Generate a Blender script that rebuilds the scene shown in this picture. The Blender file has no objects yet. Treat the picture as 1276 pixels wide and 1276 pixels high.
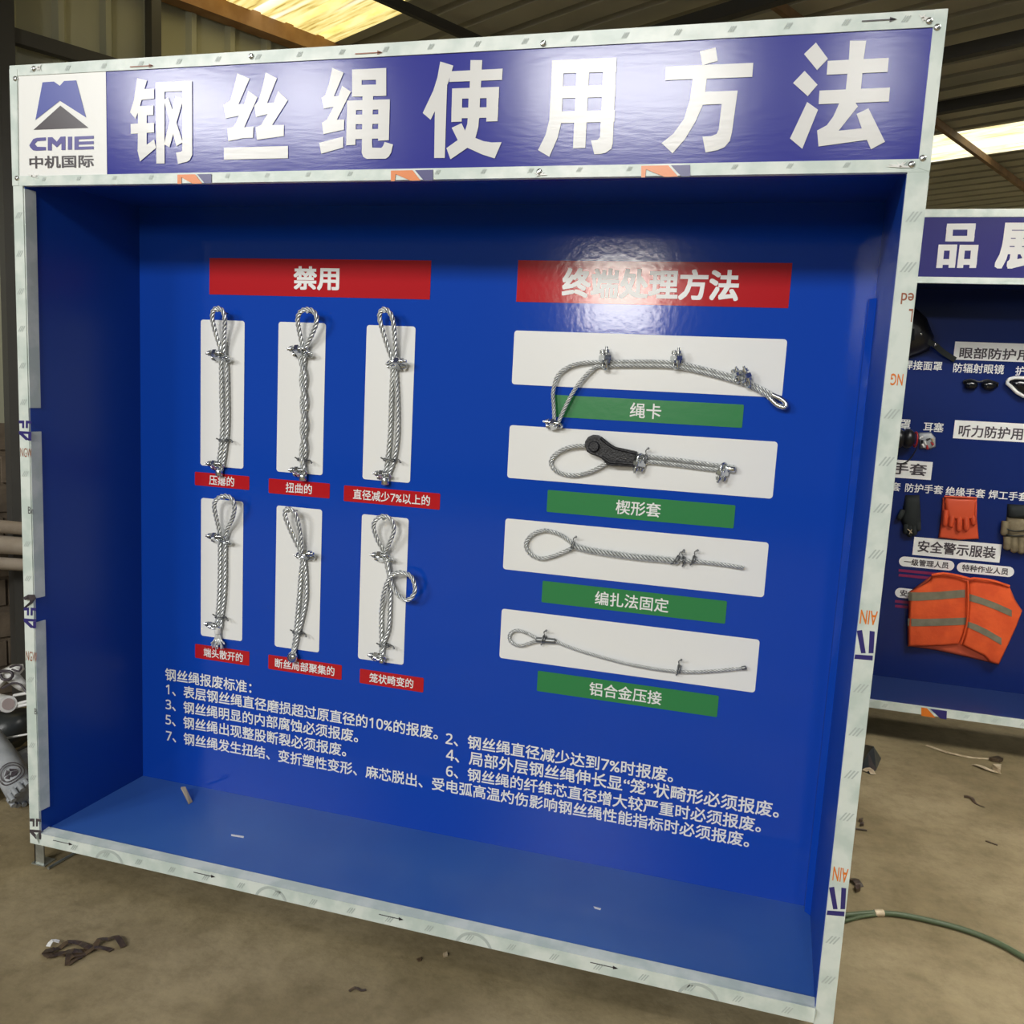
import bpy, bmesh, math, random
from mathutils import Vector, Matrix
random.seed(7)
SC = bpy.context.scene
COL = SC.collection
PI = math.pi

# ------------------------------------------------------------------ camera, world, lights, exposure
F = 1070.83841                       # focal length in pixels of the 1276 x 1276 frame
CAM = Vector((2.08935, -2.06738, 1.56634))
ROT = Matrix(((0.9612486681184108, 0.2707054845634269, 0.05214919623408873),
              (0.0868044264960034, -0.11766262110823662, -0.9892524951369288),
              (-0.2616600649340308, 0.9554444244545152, -0.13660147216446467)))   # world -> camera (x right, y down, z forward)
cd = bpy.data.cameras.new('camera')
cd.sensor_fit = 'HORIZONTAL'; cd.sensor_width = 36.0; cd.lens = 36.0 * F / 1276.0
cd.clip_start = 0.05; cd.clip_end = 200
cam = bpy.data.objects.new('camera', cd); COL.objects.link(cam)
rt = ROT.transposed()
m3 = Matrix((rt.col[0], -rt.col[1], -rt.col[2])).transposed()
cam.matrix_world = Matrix.Translation(CAM) @ m3.to_4x4()
SC.camera = cam

world = bpy.data.worlds.new('world'); SC.world = world; world.use_nodes = True
bg = world.node_tree.nodes['Background']
bg.inputs[0].default_value = (0.95, 1.0, 0.93, 1); bg.inputs[1].default_value = 0.13

def area(name, loc, target, sx, sy, power, color=(1, 1, 1)):
    l = bpy.data.lights.new(name, 'AREA'); l.shape = 'RECTANGLE'; l.size = sx; l.size_y = sy
    l.energy = power; l.color = color
    o = bpy.data.objects.new(name, l); COL.objects.link(o)
    o.location = loc
    o.rotation_euler = (Vector(target) - Vector(loc)).to_track_quat('-Z', 'Y').to_euler()
    return o
# daylight enters by a row of high windows and a doorway at the far front of the shed
for x_, w_ in ((-4.45, 1.3), (-2.95, 0.8), (0.55, 1.9), (2.85, 0.3)):
    area('high_window', (x_, -7.0, 4.70), (1.0, 0.4, 1.3), w_, 0.85, 118 * w_ * 0.85, (1.0, 0.995, 0.97))
area('far_doorway', (0.45, -7.4, 2.75), (1.2, 0.4, 1.6), 0.85, 0.8, 62, (1.0, 0.95, 0.86))


vs = SC.view_settings
SC.display_settings.display_device = 'sRGB'
vs.view_transform = 'Standard'; vs.look = 'None'; vs.exposure = 0.25; vs.gamma = 1.0; vs.use_curve_mapping = False

# ------------------------------------------------------------------ measuring helpers
def ray(px, py):
    return rt @ Vector(((px - 638) / F, (py - 638) / F, 1.0))
def P(px, py, y):                     # point of the vertical plane at depth y
    d = ray(px, py); return CAM + d * ((y - CAM.y) / d.y)
def Z(px, py, z=0.0):                 # point of the horizontal plane at height z
    d = ray(px, py); return CAM + d * ((z - CAM.z) / d.z)
A = Vector((math.sin(math.radians(29)), math.cos(math.radians(29)), 0))   # the shed runs along A ...
B = Vector((-A.y, A.x, 0))                                                # ... and across along B
def AB(a, b, z): 
    v = A * a + B * b; return Vector((v.x, v.y, z))

# ------------------------------------------------------------------ materials
def mat(name, color, rough=0.5, metal=0.0, spec=0.5, noise=0.0, nscale=8.0, color2=None, bump=0.0, bscale=60.0, coat=0.0,
        emit=0.0, stretch=None, detail=4.0, rough_noise=0.0):
    m = bpy.data.materials.new(name); m.use_nodes = True
    nt = m.node_tree; n = nt.nodes; b = n['Principled BSDF']
    b.inputs['Base Color'].default_value = (*color, 1); b.inputs['Roughness'].default_value = rough
    b.inputs['Metallic'].default_value = metal; b.inputs['Specular IOR Level'].default_value = spec
    b.inputs['Coat Weight'].default_value = coat
    tc = n.new('ShaderNodeTexCoord'); src = tc.outputs['Object']
    if stretch:
        mp = n.new('ShaderNodeMapping'); mp.inputs['Scale'].default_value = stretch
        nt.links.new(src, mp.inputs[0]); src = mp.outputs[0]
    if color2 is not None:
        t = n.new('ShaderNodeTexNoise'); t.inputs['Scale'].default_value = nscale; t.inputs['Detail'].default_value = detail
        nt.links.new(src, t.inputs['Vector'])
        r = n.new('ShaderNodeValToRGB'); r.color_ramp.elements[0].position = 0.5 - 0.25 / max(noise, 0.01) * 0.6
        r.color_ramp.elements[1].position = 0.5 + 0.25 / max(noise, 0.01) * 0.6
        r.color_ramp.elements[0].color = (*color, 1); r.color_ramp.elements[1].color = (*color2, 1)
        nt.links.new(t.outputs[0], r.inputs[0]); nt.links.new(r.outputs[0], b.inputs['Base Color'])
        if emit: nt.links.new(r.outputs[0], b.inputs['Emission Color'])
        if rough_noise:
            mr = n.new('ShaderNodeMapRange'); mr.inputs['To Min'].default_value = rough - rough_noise; mr.inputs['To Max'].default_value = rough + rough_noise
            nt.links.new(t.outputs[0], mr.inputs[0]); nt.links.new(mr.outputs[0], b.inputs['Roughness'])
    if bump:
        t2 = n.new('ShaderNodeTexNoise'); t2.inputs['Scale'].default_value = bscale; t2.inputs['Detail'].default_value = 3
        nt.links.new(src, t2.inputs['Vector'])
        bp = n.new('ShaderNodeBump'); bp.inputs['Strength'].default_value = bump; bp.inputs['Distance'].default_value = 0.01
        nt.links.new(t2.outputs[0], bp.inputs['Height']); nt.links.new(bp.outputs[0], b.inputs['Normal'])
    if emit:
        b.inputs['Emission Strength'].default_value = emit
        if color2 is None: b.inputs['Emission Color'].default_value = (*color, 1)
    return m

M = {}
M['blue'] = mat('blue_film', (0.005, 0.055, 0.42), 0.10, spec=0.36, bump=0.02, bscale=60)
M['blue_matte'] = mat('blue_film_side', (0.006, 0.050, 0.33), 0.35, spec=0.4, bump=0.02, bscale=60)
M['lit_dusty_blue'] = mat('lit_dusty_blue_film', (0.034, 0.115, 0.42), 0.30, spec=0.45, color2=(0.046, 0.14, 0.45), noise=1.0, nscale=3)  # stronger light on the base panel put into the colour, with dust
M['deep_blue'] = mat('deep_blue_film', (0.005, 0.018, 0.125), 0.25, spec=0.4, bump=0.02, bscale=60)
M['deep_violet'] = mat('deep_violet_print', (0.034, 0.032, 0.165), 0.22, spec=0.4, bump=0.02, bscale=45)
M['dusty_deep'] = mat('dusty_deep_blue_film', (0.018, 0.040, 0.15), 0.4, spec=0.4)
M['header_blue'] = mat('violet_blue_print', (0.030, 0.034, 0.29), 0.16, spec=0.32, bump=0.018, bscale=30, stretch=(0.7, 1, 3.0))
M['white'] = mat('white_print', (0.82, 0.825, 0.81), 0.3, spec=0.4, bump=0.03, bscale=40)
M['header_white'] = mat('white_letters', (0.68, 0.68, 0.675), 0.2, spec=0.3, bump=0.02, bscale=30, stretch=(0.7, 1, 3.0))
M['red'] = mat('red_print', (0.47, 0.012, 0.018), 0.12, spec=0.4, bump=0.02, bscale=60)
M['green'] = mat('green_print', (0.030, 0.22, 0.068), 0.28, spec=0.4, bump=0.04, bscale=35)
M['film'] = mat('protective_film', (0.53, 0.615, 0.575), 0.32, spec=0.5, color2=(0.68, 0.74, 0.70), noise=1.5, nscale=14, bump=0.08, bscale=25)
M['film_mark'] = mat('grey_film_print', (0.44, 0.50, 0.48), 0.35)
M['film_dark'] = mat('dark_film_print', (0.06, 0.05, 0.06), 0.35)
M['navy'] = mat('navy_print', (0.03, 0.025, 0.16), 0.3)
M['orange_print'] = mat('orange_print', (0.72, 0.19, 0.02), 0.3)
M['brown_print'] = mat('brown_print', (0.30, 0.10, 0.05), 0.35)
M['logo_blue'] = mat('logo_blue', (0.055, 0.075, 0.36), 0.28)
M['logo_dark'] = mat('logo_dark_grey', (0.055, 0.045, 0.055), 0.28)
M['logo_violet'] = mat('logo_violet', (0.085, 0.075, 0.30), 0.28)
M['galv'] = mat('galvanised_steel', (0.50, 0.53, 0.50), 0.4, metal=0.8, color2=(0.36, 0.38, 0.36), noise=1.5, nscale=25)
M['rope'] = mat('galvanised_wire', (0.82, 0.84, 0.83), 0.34, metal=0.45, color2=(0.60, 0.62, 0.61), noise=1.3, nscale=60)
M['rope_groove'] = mat('dark_wire_groove', (0.19, 0.20, 0.195), 0.5, metal=0.4)  # darker grey for the grooves between strands
M['chrome'] = mat('zinc_plated_steel', (0.66, 0.68, 0.68), 0.22, metal=0.95)
M['steel_dark'] = mat('dull_steel', (0.26, 0.27, 0.27), 0.4, metal=0.8)
M['black'] = mat('black_plastic', (0.008, 0.008, 0.010), 0.35, spec=0.5)
M['black_rough'] = mat('black_fabric', (0.012, 0.016, 0.016), 0.8)
M['socket'] = mat('black_cast_iron', (0.009, 0.009, 0.012), 0.42, bump=0.3, bscale=220)
M['concrete'] = mat('concrete', (0.215, 0.17, 0.092), 0.75, color2=(0.31, 0.25, 0.145), noise=1.3, nscale=1.7, bump=0.25, bscale=30, detail=9, spec=0.25)
def mottle(m):                          # fine pale specks and dark stains over the slow colour drift
    nt = m.node_tree; n = nt.nodes; b = n['Principled BSDF']; src = b.inputs['Base Color'].links[0].from_socket
    tc = n.new('ShaderNodeTexCoord'); t = n.new('ShaderNodeTexNoise'); t.inputs['Scale'].default_value = 11; t.inputs['Detail'].default_value = 12; t.inputs['Roughness'].default_value = 0.72
    nt.links.new(tc.outputs['Object'], t.inputs[0])
    r = n.new('ShaderNodeValToRGB'); e = r.color_ramp.elements
    e[0].position = 0.34; e[0].color = (0.76, 0.75, 0.72, 1); e[1].position = 0.70; e[1].color = (1.17, 1.17, 1.16, 1)
    k = e.new(0.52); k.color = (1, 1, 1, 1)
    nt.links.new(t.outputs[0], r.inputs[0])
    mx = n.new('ShaderNodeMix'); mx.data_type = 'RGBA'; mx.blend_type = 'MULTIPLY'; mx.inputs['Factor'].default_value = 1.0
    nt.links.new(src, mx.inputs[6]); nt.links.new(r.outputs[0], mx.inputs[7]); nt.links.new(mx.outputs[2], b.inputs['Base Color'])
mottle(M['concrete'])
M['metal_wall'] = mat('sheet_wall', (0.36, 0.365, 0.27), 0.6, color2=(0.46, 0.455, 0.32), noise=1.0, nscale=2.5, stretch=(1, 1, 0.25))
M['roof'] = mat('sheet_roof', (0.40, 0.385, 0.30), 0.55, color2=(0.49, 0.47, 0.37), noise=1.0, nscale=2.0)
M['rust'] = mat('rusty_steel', (0.30, 0.155, 0.065), 0.7, color2=(0.40, 0.23, 0.11), noise=1.3, nscale=9)
M['rust_dark'] = mat('dark_rusty_steel', (0.17, 0.10, 0.05), 0.65, color2=(0.26, 0.155, 0.075), noise=1.3, nscale=9)
M['dark_steel'] = mat('dark_painted_steel', (0.05, 0.048, 0.042), 0.6)
M['brick'] = mat('earthy_brick', (0.17, 0.13, 0.09), 0.9, color2=(0.11, 0.085, 0.06), noise=1.2, nscale=7, bump=0.6, bscale=14)
M['pipe'] = mat('weathered_pipe', (0.30, 0.245, 0.185), 0.7, color2=(0.40, 0.34, 0.27), noise=1.2, nscale=8)
M['white_plastic'] = mat('white_plastic_film', (0.75, 0.75, 0.73), 0.3, bump=0.2, bscale=18)
M['grey_plastic'] = mat('grey_plastic_film', (0.30, 0.32, 0.34), 0.35, color2=(0.42, 0.44, 0.46), noise=1.2, nscale=12, bump=0.25, bscale=20)
M['dark_plastic'] = mat('dark_plastic_sheet', (0.03, 0.034, 0.034), 0.35, bump=0.4, bscale=14)
M['pink_card'] = mat('cardboard_core', (0.42, 0.34, 0.33), 0.8)
M['scrap'] = mat('tan_paper_scrap', (0.62, 0.52, 0.36), 0.6, color2=(0.42, 0.32, 0.2), noise=1.3, nscale=40)
M['scrap_brown'] = mat('brown_tape_scrap', (0.045, 0.03, 0.02), 0.4, color2=(0.09, 0.06, 0.035), noise=1.3, nscale=40)
M['hose'] = mat('green_strap', (0.075, 0.105, 0.05), 0.5)
M['vest'] = mat('orange_cloth', (0.80, 0.105, 0.018), 0.75, color2=(0.68, 0.075, 0.012), noise=1.2, nscale=14, bump=0.25, bscale=30)
M['vest_in'] = mat('orange_lining', (0.62, 0.10, 0.04), 0.8)
M['reflective'] = mat('reflective_tape', (0.17, 0.155, 0.105), 0.4, color2=(0.22, 0.205, 0.145), noise=1.2, nscale=20, bump=0.15, bscale=40)
M['glove_orange'] = mat('orange_rubber', (0.62, 0.075, 0.022), 0.5)
M['khaki'] = mat('khaki_leather', (0.22, 0.18, 0.105), 0.8, color2=(0.15, 0.12, 0.07), noise=1.2, nscale=25, bump=0.4, bscale=40)
M['magenta'] = mat('magenta_print', (0.22, 0.01, 0.075), 0.35)
M['red_gloss'] = mat('red_plastic', (0.36, 0.02, 0.02), 0.3)
M['lens'] = mat('dark_lens', (0.006, 0.007, 0.01), 0.08)

def skylight_mat(name, low, mid, high, strength):
    m = bpy.data.materials.new(name); m.use_nodes = True
    nt = m.node_tree; n = nt.nodes; b = n['Principled BSDF']
    tc = n.new('ShaderNodeTexCoord')
    def stripes(across, along, detail):    # streaks that run down the sheet, along its ribs
        d = []
        for v in ((math.sin(math.radians(29)), math.cos(math.radians(29)), 0), (-math.cos(math.radians(29)), math.sin(math.radians(29)), 0)):
            k = n.new('ShaderNodeVectorMath'); k.operation = 'DOT_PRODUCT'; k.inputs[1].default_value = v; nt.links.new(tc.outputs['Object'], k.inputs[0]); d.append(k.outputs['Value'])
        c = n.new('ShaderNodeCombineXYZ'); nt.links.new(d[0], c.inputs[0]); nt.links.new(d[1], c.inputs[1])
        mp = n.new('ShaderNodeMapping'); mp.inputs['Scale'].default_value = (across, along, 1); nt.links.new(c.outputs[0], mp.inputs[0])
        t = n.new('ShaderNodeTexNoise'); t.inputs['Scale'].default_value = 1.0; t.inputs['Detail'].default_value = detail; nt.links.new(mp.outputs[0], t.inputs[0]); return t.outputs[0]
    fine = stripes(55, 4.0, 6); wide = stripes(7.5, 0.25, 1)
    r = n.new('ShaderNodeValToRGB'); e = r.color_ramp.elements
    e[0].position = 0.34; e[0].color = (*low, 1); e[1].position = 0.62; e[1].color = (*high, 1)
    k = e.new(0.46); k.color = (*mid, 1)
    nt.links.new(fine, r.inputs[0])
    w = n.new('ShaderNodeValToRGB'); w.color_ramp.elements[0].position = 0.57; w.color_ramp.elements[1].position = 0.62
    nt.links.new(wide, w.inputs[0])
    mx = n.new('ShaderNodeMix'); mx.data_type = 'RGBA'; nt.links.new(w.outputs[0], mx.inputs['Factor']); nt.links.new(r.outputs[0], mx.inputs[6]); mx.inputs[7].default_value = (1.0, 0.97, 0.80, 1)
    r = mx; r_out = mx.outputs[2]
    b.inputs['Base Color'].default_value = (0.5, 0.42, 0.2, 1)
    nt.links.new(r_out, b.inputs['Emission Color']); b.inputs['Emission Strength'].default_value = strength
    return m
M['skylight'] = skylight_mat('translucent_skylight_sheet', (0.40, 0.27, 0.06), (0.80, 0.63, 0.21), (0.95, 0.80, 0.36), 1.0)
M['skylight_pale'] = skylight_mat('bleached_skylight_sheet', (0.80, 0.62, 0.26), (0.95, 0.86, 0.52), (1.0, 0.98, 0.80), 1.15)
def fill_sheet():  # emitter for unseen roof sheets, added as fill light
    m = mat('added_fill_sheet', (0.8, 0.78, 0.7), 0.5)
    b = m.node_tree.nodes['Principled BSDF']
    b.inputs['Emission Color'].default_value = (1, 0.98, 0.93, 1); b.inputs['Emission Strength'].default_value = 14.0
    return m
M['fill_sheet'] = fill_sheet()
M['roof_fill'] = fill_sheet(); M['roof_fill'].node_tree.nodes['Principled BSDF'].inputs['Emission Strength'].default_value = 18.0

# ------------------------------------------------------------------ mesh helpers
class MB:
    def __init__(s): s.v = []; s.f = []; s.mi = []; s.sm = []
    def add(s, vs, fs, mi=0, smooth=False):
        o = len(s.v); s.v += [Vector(v) for v in vs]
        for f in fs: s.f.append([i + o for i in f]); s.mi.append(mi); s.sm.append(smooth)
    def box(s, x0, x1, y0, y1, z0, z1, mi=0):
        c = [(x, y, z) for x in (x0, x1) for y in (y0, y1) for z in (z0, z1)]
        s.add(c, [(0, 1, 3, 2), (4, 6, 7, 5), (0, 4, 5, 1), (2, 3, 7, 6), (0, 2, 6, 4), (1, 5, 7, 3)], mi)
    def hexa(s, a, b, mi=0):          # two matching quads -> solid
        s.add(list(a) + list(b), [(3, 2, 1, 0), (4, 5, 6, 7), (0, 1, 5, 4), (1, 2, 6, 5), (2, 3, 7, 6), (3, 0, 4, 7)], mi)
    def obox(s, c, u, v, w, hu, hv, hw, mi=0):
        c = Vector(c); pts = [c + u * (i * hu) + v * (j * hv) + w * (k * hw) for i in (-1, 1) for j in (-1, 1) for k in (-1, 1)]
        s.add(pts, [(0, 1, 3, 2), (4, 6, 7, 5), (0, 4, 5, 1), (2, 3, 7, 6), (0, 2, 6, 4), (1, 5, 7, 3)], mi)
    def face(s, pts, mi=0): s.add(pts, [tuple(range(len(pts)))], mi)
    def prism(s, pts, d, mi=0):       # polygon pushed along d into a solid
        n = len(pts); d = Vector(d); a = [Vector(p) for p in pts]
        s.add(a + [p + d for p in a], [tuple(range(n)), tuple(range(2 * n - 1, n - 1, -1))] + [(i, i + n, (i + 1) % n + n, (i + 1) % n) for i in range(n)], mi)
    def tube(s, path, r, sides=10, lobes=0, depth=0.0, pitch=0.09, mi=0, cap=True, groove=None):
        path = [Vector(p) for p in path]; n = len(path)
        rf = r if callable(r) else (lambda t: r)
        t0 = (path[1] - path[0]).normalized()
        up = Vector((0, 0, 1)) if abs(t0.z) < 0.9 else Vector((0, -1, 0))
        nrm = (up - t0 * up.dot(t0)).normalized(); rings = []; L = 0.0
        for i, p in enumerate(path):
            t = (path[min(i + 1, n - 1)] - path[max(i - 1, 0)])
            t = t.normalized() if t.length > 1e-9 else t0
            nrm = (nrm - t * nrm.dot(t)); nrm = nrm.normalized() if nrm.length > 1e-6 else t.orthogonal().normalized()
            bn = t.cross(nrm)
            if i: L += (p - path[i - 1]).length
            tw = 2 * PI * L / pitch if lobes else 0
            ring = []
            for k in range(sides):
                th = 2 * PI * k / sides
                rr = rf(i / (n - 1)) * (1 - depth * (0.5 - 0.5 * math.cos(lobes * th)) if lobes else 1)
                ring.append(p + nrm * (rr * math.cos(th + tw)) + bn * (rr * math.sin(th + tw)))
            rings.append(ring)
        vs = [v for rg in rings for v in rg]; fs = []
        for i in range(n - 1):
            for k in range(sides):
                k2 = (k + 1) % sides
                fs.append((i * sides + k, i * sides + k2, (i + 1) * sides + k2, (i + 1) * sides + k))
        s.add(vs, fs, mi, True)
        if groove is not None:              # faces down in the grooves between strands
            per = sides // lobes
            for q in range(len(fs)):
                k = q % sides % per
                if per // 2 - 1 <= k <= per // 2: s.mi[len(s.mi) - len(fs) + q] = groove
        if cap: s.add(rings[0], [tuple(range(sides - 1, -1, -1))], mi); s.add(rings[-1], [tuple(range(sides))], mi)
    def ball(s, c, rx, ry=None, rz=None, mi=0, nu=14, nv=8):
        ry = ry or rx; rz = rz or rx; c = Vector(c); vs = []; fs = []
        for j in range(nv + 1):
            ph = PI * j / nv
            for i in range(nu):
                th = 2 * PI * i / nu
                vs.append(c + Vector((rx * math.sin(ph) * math.cos(th), ry * math.sin(ph) * math.sin(th), rz * math.cos(ph))))
        for j in range(nv):
            for i in range(nu):
                fs.append((j * nu + i, (j + 1) * nu + i, (j + 1) * nu + (i + 1) % nu, j * nu + (i + 1) % nu))
        s.add(vs, fs, mi, True)
    def pillow(s, pts, d, mi=0, levels=5, inset=0.92):   # rounded cushion over an outline; d = full height vector
        pts = [Vector(p) for p in pts]; n = len(pts); c = sum(pts, Vector()) / n; d = Vector(d); vs = []; fs = []
        for l in range(levels + 1):
            t = l / levels; k = 1 - t * inset if l else 1.0; h = math.sqrt(max(0, 1 - (1 - t) ** 2))
            jit = 0.0
            vs += [c + (p - c) * k + d * h for p in pts]
        for l in range(levels):
            for i in range(n):
                j = (i + 1) % n
                fs.append((l * n + i, l * n + j, (l + 1) * n + j, (l + 1) * n + i))
        fs.append(tuple(levels * n + i for i in range(n))); fs.append(tuple(range(n - 1, -1, -1)))
        s.add(vs, fs, mi, True)

def origin_of(parent):
    o = Vector((0, 0, 0))
    while parent is not None: o += parent.location; parent = parent.parent
    return o
def link(name, me, parent=None, label=None):
    o = bpy.data.objects.new(name, me); COL.objects.link(o)
    if parent is not None: o.parent = parent
    if label: o['label'] = label
    return o
def build(name, mb, mats, parent=None, label=None, bevel=0.0):
    me = bpy.data.meshes.new(name)
    org = origin_of(parent)
    me.from_pydata([tuple(v - org) for v in mb.v], [], mb.f)
    for m in (mats if isinstance(mats, (list, tuple)) else [mats]): me.materials.append(M[m])
    for p, mi, sm in zip(me.polygons, mb.mi, mb.sm): p.material_index = mi; p.use_smooth = sm
    bm = bmesh.new(); bm.from_mesh(me)
    bmesh.ops.recalc_face_normals(bm, faces=bm.faces)
    if bevel:
        bmesh.ops.remove_doubles(bm, verts=bm.verts, dist=1e-6)
        bmesh.ops.bevel(bm, geom=[e for e in bm.edges if len(e.link_faces) == 2 and e.calc_face_angle(0) > 0.5], offset=bevel, segments=2, affect='EDGES', profile=0.7)
    bm.to_mesh(me); bm.free(); me.update()
    return link(name, me, parent, label)
def thing(name, loc, label, cat, group=None):
    o = bpy.data.objects.new(name, None); COL.objects.link(o); o.location = loc; o.empty_display_size = 0.1
    return tag(o, label, cat, group)
def tag(o, label, cat, group=None):
    o['label'] = label; o['category'] = cat
    if group: o['group'] = group
    return o
def struct(name, mb, mats, parent=None, label=None):
    o = build(name, mb, mats, parent, label)
    if parent is None: o['kind'] = 'structure'
    return o

# lettering: glyph outlines of Blender's own font, laid on a vertical plane facing -y
_dg = None
_tc = {}
def glyphs(body, bold=0.0, shear=0.0):
    key = (body, bold, shear)
    if key in _tc: return _tc[key]
    c = bpy.data.curves.new('lettering', 'FONT'); c.body = body; c.size = 1.0; c.resolution_u = 3; c.shear = shear
    o = bpy.data.objects.new('lettering', c); COL.objects.link(o)
    dg = bpy.context.evaluated_depsgraph_get(); dg.update()
    me = bpy.data.meshes.new_from_object(o.evaluated_get(dg))
    vs = [(v.co.x, v.co.y) for v in me.vertices]; fs = [tuple(p.vertices) for p in me.polygons]
    bpy.data.objects.remove(o); bpy.data.curves.remove(c); bpy.data.meshes.remove(me)
    x0 = min(v[0] for v in vs); x1 = max(v[0] for v in vs); y0 = min(v[1] for v in vs); y1 = max(v[1] for v in vs)
    _tc[key] = (vs, fs, x0, x1, y0, y1); return _tc[key]
def put_text(mb, body, x0, x1, z0, z1, y, bold=0.012, mi=0, flip=False, keep=False):
    """fit the glyphs into x0..x1, z0..z1 of the plane at depth y; keep = take the height from the width"""
    vs, fs, a0, a1, b0, b1 = glyphs(body)
    a0 -= bold; a1 += bold; b0 -= bold; b1 += bold          # room for the heavier stroke
    sx = (x1 - x0) / (a1 - a0)
    if keep: zc = (z0 + z1) / 2; h = sx * (b1 - b0) * keep; z0, z1 = zc - h / 2, zc + h / 2
    sz = (z1 - z0) / (b1 - b0)
    q = 3 if bold > 0.022 else 2                            # square strokes
    ring8 = [(i / q, j / q) for i in range(-q, q + 1) for j in range(-q, q + 1) if max(abs(i), abs(j)) == q]; n = len(ring8)
    for k in range(n if bold else 1):                       # stroke weight: the outline set down again all round itself
        du = bold * ring8[k][0]; dv = bold * ring8[k][1]
        pts = []
        for u, v in vs:
            x = x0 + (u + du - a0) * sx; z = z0 + (v + dv - b0) * sz
            if flip: x = x0 + x1 - x; z = z0 + z1 - z
            pts.append((x, y - k * 0.000015, z))
        mb.add(pts, fs, mi)
def rect_px(quad, y):
    p = [P(q[0], q[1], y) for q in quad]
    return ((p[0].x + p[3].x) / 2, (p[1].x + p[2].x) / 2, (p[2].z + p[3].z) / 2, (p[0].z + p[1].z) / 2)   # x0 x1 z0 z1
def rounded(x0, x1, z0, z1, y, r):
    pts = []
    for cx, cz, a in ((x1 - r, z1 - r, 0), (x0 + r, z1 - r, 90), (x0 + r, z0 + r, 180), (x1 - r, z0 + r, 270)):
        for k in range(6):
            t = math.radians(a + 18 * k); pts.append((cx + r * math.cos(t), y, cz + r * math.sin(t)))
    return pts
def smooth_path(pts, step=0.006):
    pts = [Vector(p) for p in pts]; out = []
    for i in range(len(pts) - 1):
        p0 = pts[i - 1] if i else pts[0] * 2 - pts[1]
        p1, p2 = pts[i], pts[i + 1]
        p3 = pts[i + 2] if i + 2 < len(pts) else p2 * 2 - p1
        n = max(2, int((p2 - p1).length / step))
        for k in range(n):
            t = k / n
            out.append(0.5 * ((2 * p1) + (p2 - p0) * t + (2 * p0 - 5 * p1 + 4 * p2 - p3) * t * t + (3 * p1 - p0 - 3 * p2 + p3) * t ** 3))
    out.append(pts[-1]); return out

# ------------------------------------------------------------------ the shed
H = 3.42
BW = 1.56                              # the left wall stands at this distance across
mb = MB(); mb.box(-14, 14, -14, 14, -0.15, 0.0)
struct('floor', mb, 'concrete')

def corrugated(mb, fixed, u0, u1, w0, w1, point, period, depth, rib):
    """ribbed sheet: u runs across the ribs, w along them"""
    us = []; k = math.floor(u0 / period) * period
    while k < u1 + period:
        for du, h in ((0, 0), (rib * 0.3, depth), (rib * 0.7, depth), (rib, 0)):
            if u0 <= k + du <= u1: us.append((k + du, h))
        k += period
    us = [(u0, 0)] + us + [(u1, 0)]
    vs = []; fs = []
    for u, h in us: vs.append(point(u, w0, h)); vs.append(point(u, w1, h))
    for i in range(len(us) - 1): fs.append((2 * i, 2 * i + 1, 2 * i + 3, 2 * i + 2))
    mb.add(vs, fs)

# roof sheets, ribs along B, with openings for the translucent and the added fill sheets (a0, a1, b0, b1)
SKY = [(0.85, 2.02, 0.76, 1.54, 'skylight'), (5.42, 6.05, -7.6, -0.14, 'skylight_pale'),
       (1.6, 2.8, -3.9, -2.6, 'roof_fill'), (6.7, 7.7, -4.3, -2.4, 'roof_fill')]  # both out of frame, added to brighten the right floor and roof
A1, B0, B1 = 9.0, -7.6, BW
def a_front(b):                        # roof cut back so the high windows' light gets in; ends above y = -2.4
    return (-2.4 - B.y * b) / A.y
roof_pt = lambda u, w, h: AB(u, w, H + h)
cuts = sorted({B0, B1} | {s[2] for s in SKY} | {s[3] for s in SKY} | {B0 + 0.6 * k for k in range(1, 15)} | {0.62})
mb = MB()
for w0, w1 in zip(cuts, cuts[1:]):
    if w1 - w0 < 1e-6: continue
    holes = sorted((s[0], s[1]) for s in SKY if s[2] <= w0 + 1e-6 and s[3] >= w1 - 1e-6)
    a = max(-5.0, a_front((w0 + w1) / 2))
    for h0, h1 in holes:
        if h0 > a + 1e-6: corrugated(mb, None, a, h0, w0, w1, roof_pt, 0.19, 0.05, 0.055)
        a = max(a, h1)
    corrugated(mb, None, a, A1, w0, w1, roof_pt, 0.19, 0.05, 0.055)
struct('ceiling', mb, 'roof')
for i, s in enumerate(SKY):
    mb = MB(); corrugated(mb, None, s[0], s[1], s[2], s[3], roof_pt, 0.19, 0.05, 0.055)
    struct('light_sheet_%d' % (i + 1), mb, s[4])  # two skylights in view, then the two added fill sheets
# purlins along A under the sheets, two beams along B, wall post, eave rail, girt
def bar(p, q, w, h):
    p = Vector(p); q = Vector(q); t = (q - p).normalized(); s = t.cross(Vector((0, 0, 1))).normalized(); u = s.cross(t)
    m = MB(); m.obox((p + q) / 2, t, s, u, (q - p).length / 2, w / 2, h / 2); return m
n = 1
for b_, m_ in ((0.71, 'dark_steel'), (-0.68, 'rust_dark'), (-2.08, 'rust_dark'), (-3.5, 'rust_dark'), (-5.0, 'rust_dark')):
    struct('trim_%d' % n, bar(AB(a_front(b_), b_, H - 0.05), AB(A1, b_, H - 0.05), 0.028, 0.045), m_); n += 1
for a_ in (2.75, 3.8, 4.56):
    struct('trim_%d' % n, bar(AB(a_, B0, H - 0.11), AB(a_, BW, H - 0.11), 0.05, 0.06), 'dark_steel'); n += 1
struct('trim_%d' % n, bar(AB(-5, BW - 0.05, H - 0.035), AB(A1, BW - 0.05, H - 0.035), 0.09, 0.085), 'rust'); n += 1
struct('trim_%d' % n, bar(AB(-5, BW - 0.05, 2.97), AB(0.92, BW - 0.05, 2.97), 0.05, 0.06), 'dark_steel'); n += 1
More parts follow.
